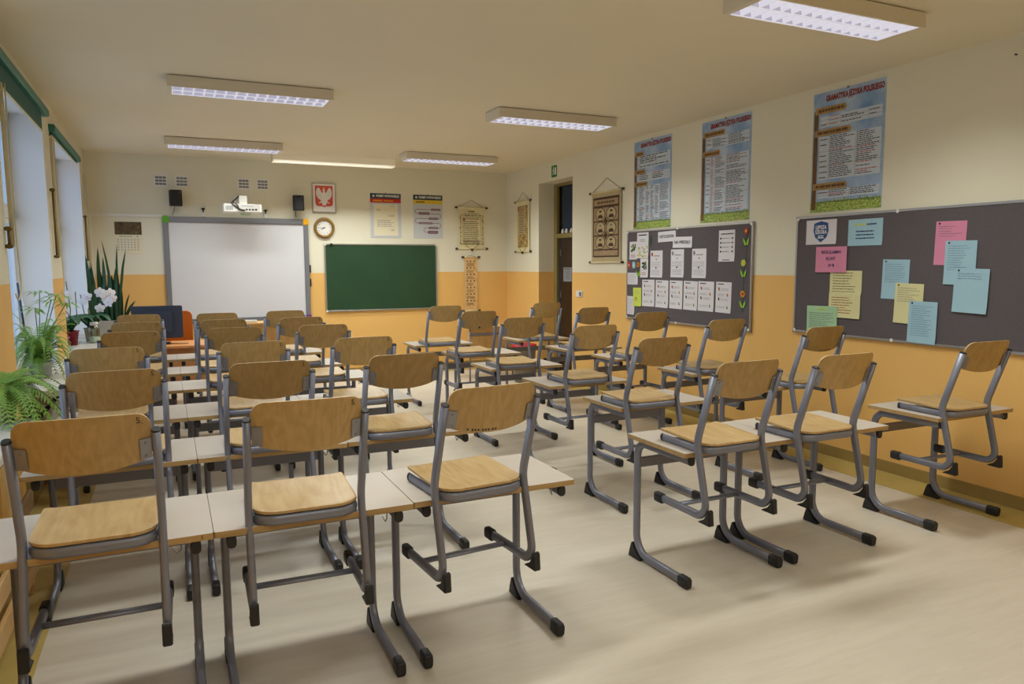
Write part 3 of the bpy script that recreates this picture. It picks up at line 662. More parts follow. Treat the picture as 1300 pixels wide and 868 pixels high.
def bd1(b, w, h):
    rr = random.Random(4); z = .0135
    b.ring(0, 0, 0, 0, 0, M['ink']) if False else None
    text(b, 'HYMN', w/2, h-.06, .02, M['dsepia'], z) if False else lines(b, w*.36, w*.62, h-.055, 1, .02, .014, M['dsepia'], z, rr, 0)
    lines(b, w*.2, w*.8, h-.085, 1, .02, .006, M['brownink'], z, rr, 0)
    for k in range(60):
        u = k/60*4; s, f = int(u), u-int(u); x0, x1, y0, y1 = .03, w-.03, .07, h-.11
        p = [(x0+(x1-x0)*f, y0), (x1, y0+(y1-y0)*f), (x1-(x1-x0)*f, y1), (x0, y1-(y1-y0)*f)][s]
        b.disc(p[0]+rr.uniform(-.004, .004), p[1]+rr.uniform(-.004, .004), .010, z, M[rr.choice(['brass', 'dsepia', 'sepia', 'grass'])], 7)
    for (a, c, d, e) in ((.055, w-.055, h-.14, h-.135), (.055, w-.055, .105, .11), (.055, .059, .105, h-.135), (w-.059, w-.055, .105, h-.135)): b.rect(a, c, d, e, z+.0003, M['brownink'])
    b.rect(.07, .10, h-.185, h-.15, z+.0003, M['redink'])
    lines(b, .11, w-.075, h-.16, 1, .02, .009, M['dsepia'], z, rr, .1); lines(b, .07, w-.075, h-.197, 13, .0265, .009, M['dsepia'], z, rr, .2)
scroll('hanging_scroll', 'cream parchment scroll with ornate border and dark text beside the back right corner', (4.066, YB-.003, 1.831), RB, .405, .585, .11, bd1)
def bd2(b, w, h):
    rr = random.Random(5)
    for k in range(7):
        y = h-.06-k*.095
        for i in range(3): b.disc(w*(.25+.27*i)-.01, y, .012, .0135, M[rr.choice(['dsepia', 'brownink', 'brass'])], 8)
        lines(b, w*.15, w*.85, y-.035, 3, .014, .005, M['brownink'], .0135, rr, .3)
scroll('hanging_scroll', 'narrow peach parchment strip scroll hanging below the cream scroll', (4.157, YB-.003, .874), RB, .20, .775, .02, bd2, .025, 'peach', False)
def bd3(b, w, h):
    rr = random.Random(6); z = .0135
    b.rect(.05, w-.05, .06, h-.06, z-.0004, M['linen']); b.rect(.05, .09, h-.13, h-.07, z, M['redink'])
    lines(b, .1, w-.14, h-.075, 14, .03, .010, M['brownink'], z, rr, .25); b.rect(w-.13, w-.055, .24, h-.06, z, M['gold']); b.rect(.05, w-.05, .06, .235, z, M['gold'])
scroll('hanging_scroll', 'cream scroll with golden picture and text between the corner and the door', (XR-.003, 10.293, 1.778), RR, .42, .70, .12, bd3)
def bd4(b, w, h):
    z = .0135
    b.rect(.035, w-.035, .06, h-.06, z, M['dsepia']); 
    for (a, c) in ((.075, .135), (h-.155, h-.085)): b.rect(.055, w-.055, a, c, z+.0004, M['pinksep'])
    rowh = (h-.16-.155)/3
    lines(b, .12, w-.12, h-.12, 1, .02, .022, M['brownink'], z+.0008, random.Random(1), .1)
    for k in range(3):
        y0 = .15+k*rowh; b.rect(.055, w-.055, y0, y0+rowh-.014, z+.0004, M['pinksep']); cy = y0+rowh/2-.006
        for s in (-1, 1):
            cx = w/2+s*w*.185
            b.disc(cx, cy, w*.172, z+.0008, M['dsepia'], 24, rowh*.47); b.disc(cx, cy, w*.15, z+.0012, M['linen'], 24, rowh*.42)
            b.disc(cx, cy+rowh*.1, w*.05, z+.0016, M['sepia'], 14, rowh*.14); b.disc(cx, cy+rowh*.2, w*.052, z+.002, M['dsepia' if (k+s) % 2 else 'greyink'], 12, rowh*.07)
            b.poly([(cx-w*.09, cy-rowh*.28), (cx+w*.09, cy-rowh*.28), (cx+w*.075, cy-rowh*.1), (cx+w*.02, cy-rowh*.03), (cx-w*.02, cy-rowh*.03), (cx-w*.075, cy-rowh*.1)], z+.0014, M['dsepia'])
        if k < 2: b.poly([(w/2-.04, y0+rowh-.007), (w/2, y0+rowh-.06), (w/2+.04, y0+rowh-.007), (w/2, y0+rowh+.046)], z+.0016, M['dsepia'])
scroll('portrait_scroll', 'brown-bordered hanging scroll with six oval portraits between door and noticeboard', (XR-.003, 8.073, 1.607), RR, .62, .80, .15, bd4, .03, 'linen', False)
# calendar
t = on_back('wall_calendar', 'wall calendar with a brown photo above a pale month grid, left of the whiteboard', 'calendar', -.595, 1.746)
b = MB(); b.box(0, .295, 0, .38, 0, .006, M['creamp']); b.build('pages', t)
b = MB(); b.rect(.004, .291, .225, .376, .0066, M['photo']); b.build('photograph', t)
b = MB(); rr = random.Random(8)
for r in range(6): b.rect(.02, .275, .03+r*.03, .0315+r*.03, .0066, M['greyp'])
lines(b, .05, .2, .205, 1, .02, .008, M['greyink'], .0066, rr, .2); b.rect(.235, .25, .2, .21, .0066, M['ink'])
for r in range(5):
    for c in range(7): b.rect(.03+c*.035, .042+c*.035, .04+r*.03, .05+r*.03, .0066, M['paleink' if c < 5 else 'redink'])
b.build('month_grid', t)

# ------------------------------------------------------------------ RIGHT WALL
def on_right(name, label, cat, y0, z0, group=None, d=0): o = thing(name, label, cat, (XR-d, y0, z0), RR, group); o.scale = (WS,)*3; return o
# grammar posters
PST = [(7.169, 1.979, .645, .91, 'leftmost', 11), (5.992, 1.989, .645, .912, 'middle', 12), (4.588, 1.999, .632, .892, 'rightmost and nearest', 13)]
for k, (y0, z0, w, h, which, sd) in enumerate(PST):
    t = on_right('grammar_poster', f'tall blue grammar poster with red title, {which} of the three, above the noticeboards', 'poster', y0, z0, 'grammar posters')
    rr = random.Random(sd)
    b = MB(); b.box(0, w, 0, h, 0, .003, M['sky']); b.build('sheet', t)
    b = MB(); b.rect(0, w, 0, .075, .0042, M['grass'])
    for q in range(26):
        x = w*(q+.5)/26; b.add([(x-.012, .07, .0042), (x+.012, .07, .0042), (x+rr.uniform(-.01, .01), .075+rr.uniform(.005, .03), .0042)], [(0, 1, 2)], M['grass'])
    b.build('meadow', t)
    b = MB(); b.rect(.012, .052, .02, h-.13, .0046, M['pole']); b.build('signpost', t)
    b = MB(); text(b, 'GRAMATYKA JĘZYKA POLSKIEGO', w*.585, h-.052, .058, M['titlered'], .0052, width=w*.80, bold=.0028)
    b.build('title', t)
    signs = [[(.86, .16), (.645, .22), (.565-.03, .22)], [(.87, .33), (.68, .26)], [(.85, .32), (.665, .38), (.215, .36)]][k]
    if k == 0: signs = [(.855, .16), (.65, .20), (.51, .25)]
    b = MB(); c = MB()
    for (yy, ww) in signs:
        y = yy*h; b.poly([(.02, y-.024), (.03+ww*w*1.3, y-.026), (.045+ww*w*1.3, y), (.03+ww*w*1.3, y+.024), (.02, y+.026)], .0054, M['signp'])
        lines(c, .05, .02+ww*w*1.3, y, 1, .02, .02, M['brownink'], .006, rr, 0)
    b.build('sign_boards', t); c.build('sign_lettering', t)
    b = MB(); c = MB()
    def table(y1, y0, xs, pitch, redcol=()):
        b.rect(.07, w-.02, y0, y1, .0042, M['cellpr'])
        for x in xs[1:-1]: b.rect(x-.0012, x+.0012, y0, y1, .0046, M['greyink'])
        n = int((y1-y0)/pitch)
        for i in range(len(xs)-1):
            for j in range(n):
                if rr.random() < .14: continue
                m = M['redink'] if (i in redcol or rr.random() < .12) else M['ink']
                if i == 0:
                    if j % 3 == 1: lines(c, xs[0]+.006, xs[1]-.008, y1-(j+.5)*pitch, 1, .01, .008, M['brownink'], .005, rr, .2)
                else: lines(c, xs[i]+.008, xs[i+1]-.008, y1-(j+.5)*pitch, 1, .01, pitch*.42, m, .005, rr, .5)
        for yy in (y0+(y1-y0)*.33, y0+(y1-y0)*.66): b.rect(.07, w-.02, yy-.001, yy+.001, .0046, M['greyink'])
    if k == 2: table(.80*h, .71*h, [.07, .15, .26, .5, w-.02], .014, (1,)); table(.63*h, .27*h, [.07, .16, .40, w-.02], .0135); table(.185*h, .115*h, [.07, .17, .36, w-.02], .0135)
    elif k == 1: table(.84*h, .73*h, [.07, .15, .36, w-.02], .0135); table(.645*h, .10*h, [.07, .13, .19, .34, w-.02], .013, (1,))
    else: table(.83*h, .69*h, [.07, .10, w-.02], .02); table(.63*h, .535*h, [.07, .10, .33, w-.02], .018); table(.485*h, .10*h, [.07, .10, .22, .30, .38, .46, w-.02], .014)
    b.build('table_cells', t); c.build('small_print', t)
    b = MB(); b.lathe([(.009, 0), (.009, .008), (.001, .01)], M['plate'], 10, Matrix.Translation((w*.5, h-.004, .003))); b.build('pin', t)
# noticeboards
def noticeboard(y0, y1, z0, z1, label):
    t = on_right('noticeboard', label, 'noticeboard', y0, z0, 'grey noticeboards'); w, h = y0-y1, z1-z0
    b = MB(); b.box(.01, w-.01, .01, h-.01, .002, .016, M['felt']); b.build('felt_panel', t)
    b = MB()
    for (a, c, d, e) in ((0, w, 0, .018), (0, w, h-.018, h), (0, .018, 0, h), (w-.018, w, 0, h)): b.box(a, c, d, e, 0, .022, M['alu'])
    bevel(b.build('frame', t), .003, 1)
    b = MB()
    for x, y in ((.02, .02), (w-.02, .02), (.02, h-.02), (w-.02, h-.02), (w*.46, h-.012), (w*.46, .012)): b.disc(x, y, .013, .0232, M['whitepl'], 12)
    b.build('screw_caps', t)
    return t
noticeboard(7.2728, 5.3598, 0.9486, 1.8986, 'grey felt noticeboard covered with white spelling sheets and paper flowers')
noticeboard(4.7134, 2.7584, 0.9968, 1.9078, 'grey felt noticeboard with pink, blue, yellow and green sheets')
FS = .0178         # felt surface distance from the wall
GP = {}
def sheet(ya, yb, zt, zb, m, label, cat='sheet of paper', layer=0, tilt=0, group=None, name='paper_sheet', pin=True):  # edges passed in were back-projected from image pixels onto the wall
    w, h = ya-yb, zt-zb
    b = MB(); n = 6; vs = []; fs = []
    for j in range(n+1):
        for i in range(3): vs.append((w*i/2, h*j/n, .0012+(.003 if j == 0 and i == 2 else 0)+(.002 if j == 0 else 0)))
    for j in range(n):
        for i in range(2): q = j*3+i; fs.append((q, q+1, q+4, q+3))
    b.add(vs, fs, M[m], True)
    o = b.build(name, None, (XR-FS-.005*layer, ya, zb)); o.rotation_euler = (PI/2, math.radians(tilt), -PI/2); props(o, label, cat, group)
    if pin:
        c = MB(); c.lathe([(.006, 0), (.006, .005), (.001, .007)], M['blackpl'], 8, Matrix.Translation((w*.12, h-.015, .001))); c.build('pin', o)
    return o, w, h
Z1 = .0032
g1, g2 = 'sheets on the colourful noticeboard', 'sheets on the spelling noticeboard'
o, w, h = sheet(4.603, 4.295, 1.935, 1.736, 'paper', 'white sheet with a blue shield emblem on the right noticeboard', group=g1, pin=False)
b = MB(); b.poly([(w*.27, h*.86), (w*.5, h*.95), (w*.73, h*.86), (w*.75, h*.55), (w*.69, h*.3), (w*.5, h*.08), (w*.31, h*.3), (w*.25, h*.55)][::-1], Z1, M['shieldblue']); b.build('shield', o)
b = MB(); text(b, 'LEPSZA', w*.5, h*.69, .042, M['whitep'], Z1+.0006, width=w*.36, bold=.001); text(b, 'SZKOŁA', w*.5, h*.50, .042, M['whitep'], Z1+.0006, width=w*.38, bold=.001); lines(b, w*.41, w*.59, h*.345, 1, .01, .008, M['whitep'], Z1+.0006, ragged=0); lines(b, w*.4, w*.6, h*.27, 1, .01, .010, M['whitep'], Z1+.0006, ragged=0); b.build('lettering', o)
o, w, h = sheet(4.182, 3.872, 1.919, 1.716, 'bpaper', 'blue landscape sheet with bold lines, top row beside the shield sheet', group=g1, pin=False)
b = MB(); rr = random.Random(20); lines(b, w*.2, w*.52, h*.8, 1, .01, .012, M['lpaper'], Z1, rr, 0); lines(b, w*.55, w*.82, h*.8, 1, .01, .010, M['blueink'], Z1, rr, 0)
for yy in (.54, .41, .28): lines(b, w*.24, w*.78, h*yy, 1, .01, .009, M['blueink'], Z1, rr, .1)
b.build('lettering', o)
o, w, h = sheet(4.340, 4.036, 1.523, 1.336, 'ypaper', 'upper yellow sheet of printed rules under the pink title', group=g1, pin=False)
b = MB(); lines(b, w*.1, w*.85, h*.9, 8, .021, .004, M['brownink'], Z1, rr, .4); b.build('small_print', o)
o, w, h = sheet(4.340, 4.039, 1.336, 1.148, 'ypaper', 'lower yellow sheet of printed rules, above right of the green sheet', group=g1, layer=1, pin=False)
b = MB(); lines(b, w*.1, w*.8, h*.86, 7, .020, .004, M['redink'], Z1, rr, .4); b.build('small_print', o)
o, w, h = sheet(4.484, 4.178, 1.715, 1.509, 'ppaper', 'pink sheet titled in navy letters below the shield sheet', group=g1, layer=2, pin=False)
b = MB(); text(b, 'REGULAMIN', w*.5, h*.78, .036, M['blueink'], Z1, width=w*.62, bold=.0006); text(b, 'KLASY', w*.5, h*.53, .036, M['blueink'], Z1, width=w*.31, bold=.0006); text(b, 'IV B', w*.52, h*.27, .034, M['blueink'], Z1, width=w*.2, bold=.0006); b.build('lettering', o)
o, w, h = sheet(4.553, 4.245, 1.231, 1.020, 'gpaper', 'green handwritten sheet in the lower left corner of the noticeboard', group=g1, layer=2, tilt=-1, pin=False)
b = MB(); lines(b, w*.35, w*.65, h*.88, 1, .01, .01, M['lpaper'], Z1, rr, 0); lines(b, w*.08, w*.9, h*.72, 8, .017, .004, M['greyink'], Z1, rr, .3); b.build('handwriting', o)
for (ya, yb, zt, zb, m, lay, tl, lab, nl) in ((3.861, 3.639, 1.609, 1.317, 'bpaper', 0, 1, 'blue written sheet pinned topmost of the three overlapping middle sheets', 9), (3.745, 3.518, 1.437, 1.145, 'ypaper', 1, 1.5, 'yellow written sheet overlapping between two blue sheets', 7), (3.622, 3.401, 1.310, 1.011, 'bpaper', 2, .8, 'blue written sheet lowest on the noticeboard, overlapping the yellow sheet', 14),
        (3.453, 3.232, 1.867, 1.567, 'ppaper', 0, 1, 'tall pink written sheet at the upper right of the noticeboard', 5), (3.372, 3.151, 1.732, 1.434, 'bpaper', 1, .8, 'blue written sheet overlapping the tall pink sheet', 11), (3.295, 3.058, 1.546, 1.249, 'bpaper', 2, 1.6, 'nearly blank blue sheet lowest of the right-hand overlapping trio', 3)):
    o, w, h = sheet(ya, yb, zt, zb, m, lab, layer=lay, tilt=tl, group=g1)
    b = MB(); lines(b, w*.1, w*.88, h*.88, nl, .016, .0026, M['paleink' if m == 'bpaper' else 'greyink'], Z1, random.Random(nl), .5); b.build('handwriting', o)
# spelling board
o, w, h = sheet(6.671, 6.361, 1.928, 1.817, 'paper', 'white title strip reading ORTOGRAFIA', group=g2, tilt=-1, pin=False); b = MB(); text(b, 'ORTOGRAFIA', w*.5, h*.5, .045, M['ink'], Z1, width=w*.82, bold=.0006); b.build('lettering', o)
o, w, h = sheet(6.404, 6.086, 1.866, 1.752, 'paper', 'white title strip reading NA WESOŁO', group=g2, layer=1, tilt=1, pin=False); b = MB(); text(b, 'NA WESOŁO', w*.5, h*.5, .045, M['ink'], Z1, width=w*.82, bold=.0006); b.build('lettering', o)
def worksheet(ya, yb, zt, zb, lab, kind, sd, tilt=0, layer=0):
    o, w, h = sheet(ya, yb, zt, zb, 'paper', lab, group=g2, layer=layer, tilt=tilt, pin=False, name='worksheet'); rr = random.Random(sd); b = MB()
    if kind == 'row':
        lines(b, w*.12, w*.5, h*.93, 1, .01, .009, M['ink'], Z1, rr, 0)
        for q, (x, y, m) in enumerate(((.2, .78, 'redink'), (.75, .6, 'ora'), (.2, .45, 'ink'), (.75, .2, 'grass'))):
            b.disc(w*x, h*y, .010, Z1, M[m], 9, .014); b.disc(w*x+.005, h*y-.011, .009, Z1+.0002, M['brownink'], 8)
            lines(b, w*(.34 if x < .5 else .12), w*(.85 if x < .5 else .62), h*y, 2, .013, .003, M['greyink'], Z1, rr, .2)
    elif kind == 'mid':
        b.disc(w*.15, h*.86, .016, Z1, M['redink' if sd % 2 else 'greyink'], 9, .024); lines(b, w*.3, w*.8, h*.8, 1, .01, .008, M['redink' if sd % 2 else 'greyink'], Z1, rr, .1)
        b.disc(w*.5, h*.68, .008, Z1, M['ink'], 8); lines(b, w*.1, w*.9, h*.55, 3, .02, .003, M['greyink'], Z1, rr, .1); b.disc(w*.48, h*.36, .011, Z1, M['ink'], 8); lines(b, w*.1, w*.9, h*.27, 4, .016, .003, M['greyink'], Z1, rr, .2)
    elif kind == 'tree':
        for q in range(26): b.disc(w*rr.uniform(.25, .75), h*rr.uniform(.45, .82), .012, Z1+.0001*q/26, M[rr.choice(['ink', 'orch', 'grass'])], 7)
        lines(b, w*.2, w*.8, h*.25, 2, .02, .006, M['redink'], Z1, rr, .2)
    elif kind == 'flowers':
        lines(b, w*.15, w*.85, h*.9, 1, .01, .012, M['ink'], Z1, rr, 0); lines(b, w*.25, w*.75, h*.72, 2, .018, .006, M['greyink'], Z1, rr, .1)
        for q in range(40): b.disc(w*rr.uniform(.08, .92), h*rr.uniform(.05, .45), .011, Z1+.0003*q/40, M[rr.choice(['yelp', 'grass', 'creamp', 'gold'])], 7)
    elif kind == 'list':
        lines(b, w*.15, w*.9, h*.88, 1, .01, .010, M['ink'], Z1, rr, 0); lines(b, w*.25, w*.7, h*.05, 1, .01, .008, M['ink'], Z1, rr, 0)
        for q in range(4):
            y = h*(.74-.14*q); b.disc(w*.13, y, .011, Z1, M['ink'], 8); b.disc(w*.85, y, .011, Z1, M['brownink'], 8); lines(b, w*.22, w*.75, y, 1, .01, .005, M['blueink' if q % 2 else 'greyink'], Z1, rr, .2)
    elif kind == 'hand': lines(b, w*.12, w*.88, h*.85, int(h/.022), .02, .003, M['greyink'], Z1, rr, .3)
    elif kind == 'letters': text(b, 'n', w*.38, h*.42, .09, M['brownink'], Z1); lines(b, w*.2, w*.8, h*.85, 3, .018, .003, M['greyink'], Z1, rr, .2)
    b.build('print', o); return o
worksheet(7.218, 7.060, 1.839, 1.635, 'small white sheet with a dark green tree near the upper left corner', 'tree', 31)
worksheet(7.061, 6.840, 1.936, 1.648, 'tall white sheet with a flower meadow at the upper left', 'flowers', 32, layer=1)
worksheet(6.985, 6.833, 1.644, 1.432, 'small white sheet with a green tree below the flower meadow sheet', 'tree', 33, layer=2)
worksheet(6.807, 6.584, 1.729, 1.435, 'white worksheet with a red figure, middle row, below the ORTOGRAFIA strip', 'mid', 35)
worksheet(6.438, 6.219, 1.735, 1.441, 'white worksheet in the middle row, directly below the NA WESOŁO strip', 'mid', 36)
worksheet(6.086, 5.866, 1.734, 1.439, 'white worksheet farthest right in the middle row', 'mid', 38)
worksheet(5.687, 5.462, 1.902, 1.603, 'white list with small pictures on both edges, at the upper right', 'list', 39)
for i, (a, c) in enumerate(((6.955, 6.7207), (6.7035, 6.4756), (6.4521, 6.2338), (6.2156, 5.9931), (5.9813, 5.7427), (5.7159, 5.4955))):
    worksheet(a, c, 1.408, 1.110, f'white picture worksheet, {["leftmost", "second from left", "third from left", "third from right", "second from right", "rightmost"][i]} of the six in the bottom row', 'row', 40+i, (-.5, .6, .3, .8, .4, 1)[i])
worksheet(7.267, 7.047, 1.484, 1.348, 'small white handwritten note at the left edge of the spelling noticeboard', 'hand', 50)
worksheet(7.270, 7.111, 1.215, 1.004, 'white slanting note in the lower left corner of the spelling noticeboard', 'hand', 51, 1.5)
o = worksheet(7.126, 6.964, 1.313, 1.101, 'lime green card beside the bottom row of worksheets', 'letters', 52, -1, 1); o.data.materials[0] = M['lpaper']
for (ya, m, cn) in ((7.272, 'redp', 'red'), (7.174, 'bpaper', 'blue')):
    b = MB(); b.poly(rrect(0, .062, 0, .075, .02, 4), .001, M[m]); b.poly([(.022, .025), (.04, .025), (.036, .05), (.026, .05)], .0016, M['whitep'])
    o = b.build('paper_sticker', None, (XR-FS, ya-.012, 1.535)); o.rotation_euler = RR; props(o, f'small {cn} paper sticker at the left of the spelling noticeboard', 'sticker', 'paper stickers')
def flower(y, z, mp, mc, lab, stem=.14, np_=8, r=.034):
    t = on_right('paper_flower', lab, 'paper flower', y, z, 'paper flowers on the noticeboard', FS)
    b = MB()
    for k in range(np_):
        a = 2*PI*k/np_; c, s = math.cos(a), math.sin(a)
        pts = [(c*u-s*v, s*u+c*v) for u, v in ((.006, -.007), (r*.6, -.011), (r, 0), (r*.6, .011), (.006, .007))]
        b.add([(p[0], p[1], .003+.003*(k % 2)+.004*(i == 2)) for i, p in enumerate(pts)], [(0, 1, 2, 3, 4)], M[mp])
    b.build('petals', t); b = MB(); b.disc(0, 0, .014, .009, M[mc], 12); b.build('flower_centre', t)
    b = MB(); b.rect(-.003, .003, -stem, -.012, .002, M['orch']); b.build('stem', t)
    b = MB()
    for s in (-1, 1): b.add([(0, -.115, .003), (s*.012, -.085, .006), (s*.036, -.055, .008), (s*.034, -.09, .006), (s*.016, -.125, .004)], [(0, 1, 2, 3, 4)] if s > 0 else [(4, 3, 2, 1, 0)], M['lleaf'])
    b.build('leaves', t)
flower(7.035, 1.575, 'ora', 'redp', 'orange paper flower among the sheets at the left', .13, 8, .03)
flower(5.309, 1.882, 'redink', 'ora', 'red paper flower at the top of the right edge', .28)
flower(5.334, 1.589, 'lpaper', 'yelp', 'lime paper flower in the middle of the right edge', .26)
flower(5.334, 1.300, 'ora', 'redp', 'yellow-orange paper flower at the bottom of the right edge', .16)
b = MB(); 
for s in (-1, 1): b.add([(0, -.06, .002), (s*.016, -.03, .006), (s*.012, .02, .008), (0, .058, .003)], [(0, 1, 2, 3)] if s > 0 else [(3, 2, 1, 0)], M['orch'])
o = b.build('paper_leaf', None, (XR-FS, 6.805, 1.843)); o.rotation_euler = RR; props(o, 'green paper leaf beside the flower meadow sheet', 'paper leaf')
# switch, exit sign
t = on_right('light_switch', 'white wall switch with a dark rocker between the door and the noticeboard', 'switch', 8.469, 1.157)
b = MB(); b.box(0, .15, 0, .078, 0, .012, M['whitepl']); bevel(b.build('plate', t), .003, 2)
b = MB(); b.box(.085, .13, .014, .064, .012, .02, M['greyink']); bevel(b.build('rocker', t), .002, 1)
t = on_right('exit_sign', 'small green and white escape route sign above the doorway', 'sign', 9.175, 2.778)
b = MB(); b.box(0, .14, 0, .148, 0, .004, M['exitg']); b.build('panel', t)
b = MB()
b.rect(.085, .125, .03, .12, .0046, M['whitep']); b.disc(.055, .115, .011, .0048, M['whitep'], 12)
b.poly([(.04, .06), (.055, .065), (.066, .1), (.05, .104)], .0048, M['whitep']); b.poly([(.03, .03), (.037, .026), (.056, .064), (.044, .068)], .0048, M['whitep']); b.poly([(.06, .03), (.068, .03), (.064, .062), (.052, .066)], .0048, M['whitep']); b.poly([(.024, .085), (.05, .098), (.052, .09), (.028, .078)][::-1], .0048, M['whitep']); b.poly([(.06, .098), (.08, .08), (.076, .074), (.058, .088)][::-1], .0048, M['whitep'])
b.build('running_figure', t)

b = MB(); b.lathe([(.001, .02), (.006, .018), (.004, 0)], M['ink'], 8); o = b.build('wall_nail', None, (XR, 2.985, 2.875)); o.rotation_euler = RR; props(o, 'tiny dark nail high on the right wall near the ceiling', 'nail')

# ------------------------------------------------------------------ CEILING LIGHTS
LIGHTS = [(0.059, 1.289, 6.190, 'left of the room, in the middle row'), (0.032, 1.284, 9.084, 'left, in the far row before the whiteboard'), (2.782, 4.034, 6.238, 'right of the room, in the middle row'), (2.782, 4.034, 9.095, 'right, in the far row near the green chalkboard'), (2.782, 3.991, 2.959, 'largest in view, at the top edge')]
def luminaire(x0, x1, y0, where):
    t = thing('ceiling_light', 'white louvre ceiling light, '+where, 'ceiling light', (x0, y0, H), group='louvre ceiling lights')
    w, d, hh = x1-x0, .305, .088
    b = MB(); e = .012
    b.box(0, w, 0, e, -hh, -.006, M['lampbody']); b.box(0, w, d-e, d, -hh, -.006, M['lampbody']); b.box(0, e+.02, e, d-e, -hh, -.006, M['lampbody']); b.box(w-e-.02, w, e, d-e, -hh, -.006, M['lampbody']); b.box(e, w-e, e, d-e, -.02, -.006, M['lampbody']); b.box(.1, w-.1, .06, d-.06, -.006, 0, M['lampbody'])
    b.build('housing', t)
    b = MB(); b.box(.035, w-.035, e, d-e, -.045, -.035, M['louvreb']); b.build('reflector', t)
    b = MB(); n = 15
    for k in range(n+1):
        x = .034+(w-.068)*k/n
        b.add([(x-.003, e, -hh+.002), (x-.003, d-e, -hh+.002), (x-.012, d-e, -.04), (x-.012, e, -.04)], [(0, 1, 2, 3)], M['louvre']); b.add([(x+.003, e, -hh+.002), (x+.003, d-e, -hh+.002), (x+.012, d-e, -.04), (x+.012, e, -.04)], [(3, 2, 1, 0)], M['louvre']); b.rect(x-.003, x+.003, e, d-e, -hh+.0019, M['louvre'])
    for y in (e, d/2-.004, d-e-.006): b.box(.034, w-.034, y, y+.007, -hh+.006, -.04, M['louvreb']); b.box(.034, w-.034, y-.001, y+.008, -hh+.001, -.082, M['louvre'])
    b.build('louvre_grille', t)
    return t
def lamp(name, x, y, z, sx, sy, power, spread=140, col=(.965, 1, .945), rot=(0, 0, 0)):
    L = bpy.data.lights.new(name, 'AREA'); L.shape = 'RECTANGLE'; L.size = sx; L.size_y = sy; L.energy = power; L.color = col; L.spread = math.radians(spread)
    o = bpy.data.objects.new(name, L); C.objects.link(o); o.location = (x, y, z); o.rotation_euler = rot; return o
PW = 24.0
for (x0, x1, y0, wh) in LIGHTS:
    luminaire(x0, x1, y0, wh); lamp('fluorescent_lamp', (x0+x1)/2, y0+.152, H-.094, x1-x0-.08, .25, PW)
lamp('fluorescent_lamp', .67, 3.1, H-.094, 1.1, .24, PW)
for yy in (.2,): lamp('fluorescent_lamp', .63, yy, H-.088, 1.1, .24, PW); lamp('fluorescent_lamp', 3.2, yy, H-.088, 1.1, .24, PW)
lamp('corridor_lamp', XR+1.3, 10.0, 3.05, .3, .3, 9, 160, (.85, .93, 1))
# asymmetric blackboard light
t = thing('board_light', 'long slim ceiling light without grille, aimed at the whiteboard wall', 'ceiling light', (1.273, 9.898, H)); t.scale = (WS,)*3
w, d = 1.49, .17
b = MB(); b.box(0, w, 0, .012, -.075, 0, M['lampglow2']); b.box(0, .02, .012, d, -.09, -.004, M['lampbody']); b.box(w-.02, w, .012, d, -.09, -.004, M['lampbody']); b.box(.02, w-.02, .012, d, -.02, -.004, M['lampbody']); b.build('housing', t)
b = MB(); b.box(.005, w-.005, .004, d, -.092, -.075, M['lampglow']); b.build('diffuser', t)
lamp('board_lamp', 2.065, 10.02, H-.112, 1.5, .13, 48, 150, (.96, 1, .95), (math.radians(-22), 0, 0))

# ------------------------------------------------------------------ WINDOW SIDE
for k, (a, c, where) in enumerate(((5.40, 7.80, 'nearer window, short'), (7.56, 9.66, 'far window'))): pass
BL = [(5.25, 7.415, 2.898, .146, 'green roller blind above the nearer window, hem hanging lower'), (7.725, 9.887, 2.832, .032, 'green roller blind above the far window, almost fully rolled up')]
for (a, c, zt, drop, lab) in BL:
    t = thing('roller_blind', lab, 'roller blind', (XL, a, zt), group='roller blinds'); L = c-a
    b = MB(); pr = [(0, 0), (.045, 0), (.05, -.012), (.05, -.05), (.04, -.062), (0, -.062)]
    T = Matrix(((1, 0, 0, 0), (0, 0, 1, 0), (0, 1, 0, 0), (0, 0, 0, 1)))
    b.prism(pr, 0, L, M['blindc'], T); b.build('cassette', t)
    b = MB(); b.box(.012, .015, .03, L-.19 if drop > .1 else L-.08, -.062-drop, -.05, M['blind']); b.build('fabric', t)
    b = MB(); b.box(.006, .02, .03, L-.19 if drop > .1 else L-.08, -.07-drop, -.060-drop, M['cord']); b.build('hem_bar', t)
CL = [(7.533, 2.243, 1.671, 'bronze blind crank rail with cord loop on the pier between the two windows', 1.32), (10.27, 2.18, 1.665, 'bronze blind crank rail with cord on the pier next to the back corner', 1.0), (5.415, 1.815, 1.708, 'short bronze blind fitting with cord at the left edge of view', 1.36)]
for (y, z1, z0, lab, cz) in CL:
    t = thing('blind_cord_rail', lab, 'blind rail', (XL, y, 0), group='blind cord rails')
    b = MB(); b.tube([(.022, 0, z0), (.022, 0, z1)], .005, .0085, M['brass'], (0, 1, 0), 10); b.build('rail', t)
    for z in (z0, z1):
        b = MB(); b.lathe([(.001, .0), (.010, 0), (.015, .015), (.014, .032), (.008, .04), (.001, .042)], M['brass'], 12, Matrix.Translation((0, 0, z)) @ Matrix.Rotation(PI/2, 4, 'Y')); b.build('end_fitting', t)
    b = MB(); b.tube(fillet([(.05, .05, 2.69), (.05, .06, z0), (.05, .12, cz+.1), (.05, .0, cz), (.05, -.1, cz+.06)], .08, 6), .004, .004, M['cord'], None, 6); b.tube([(.03, .03, 2.69), (.035, .035, z0)], .012, .005, M['cord'], None, 6); b.build('cord', t)
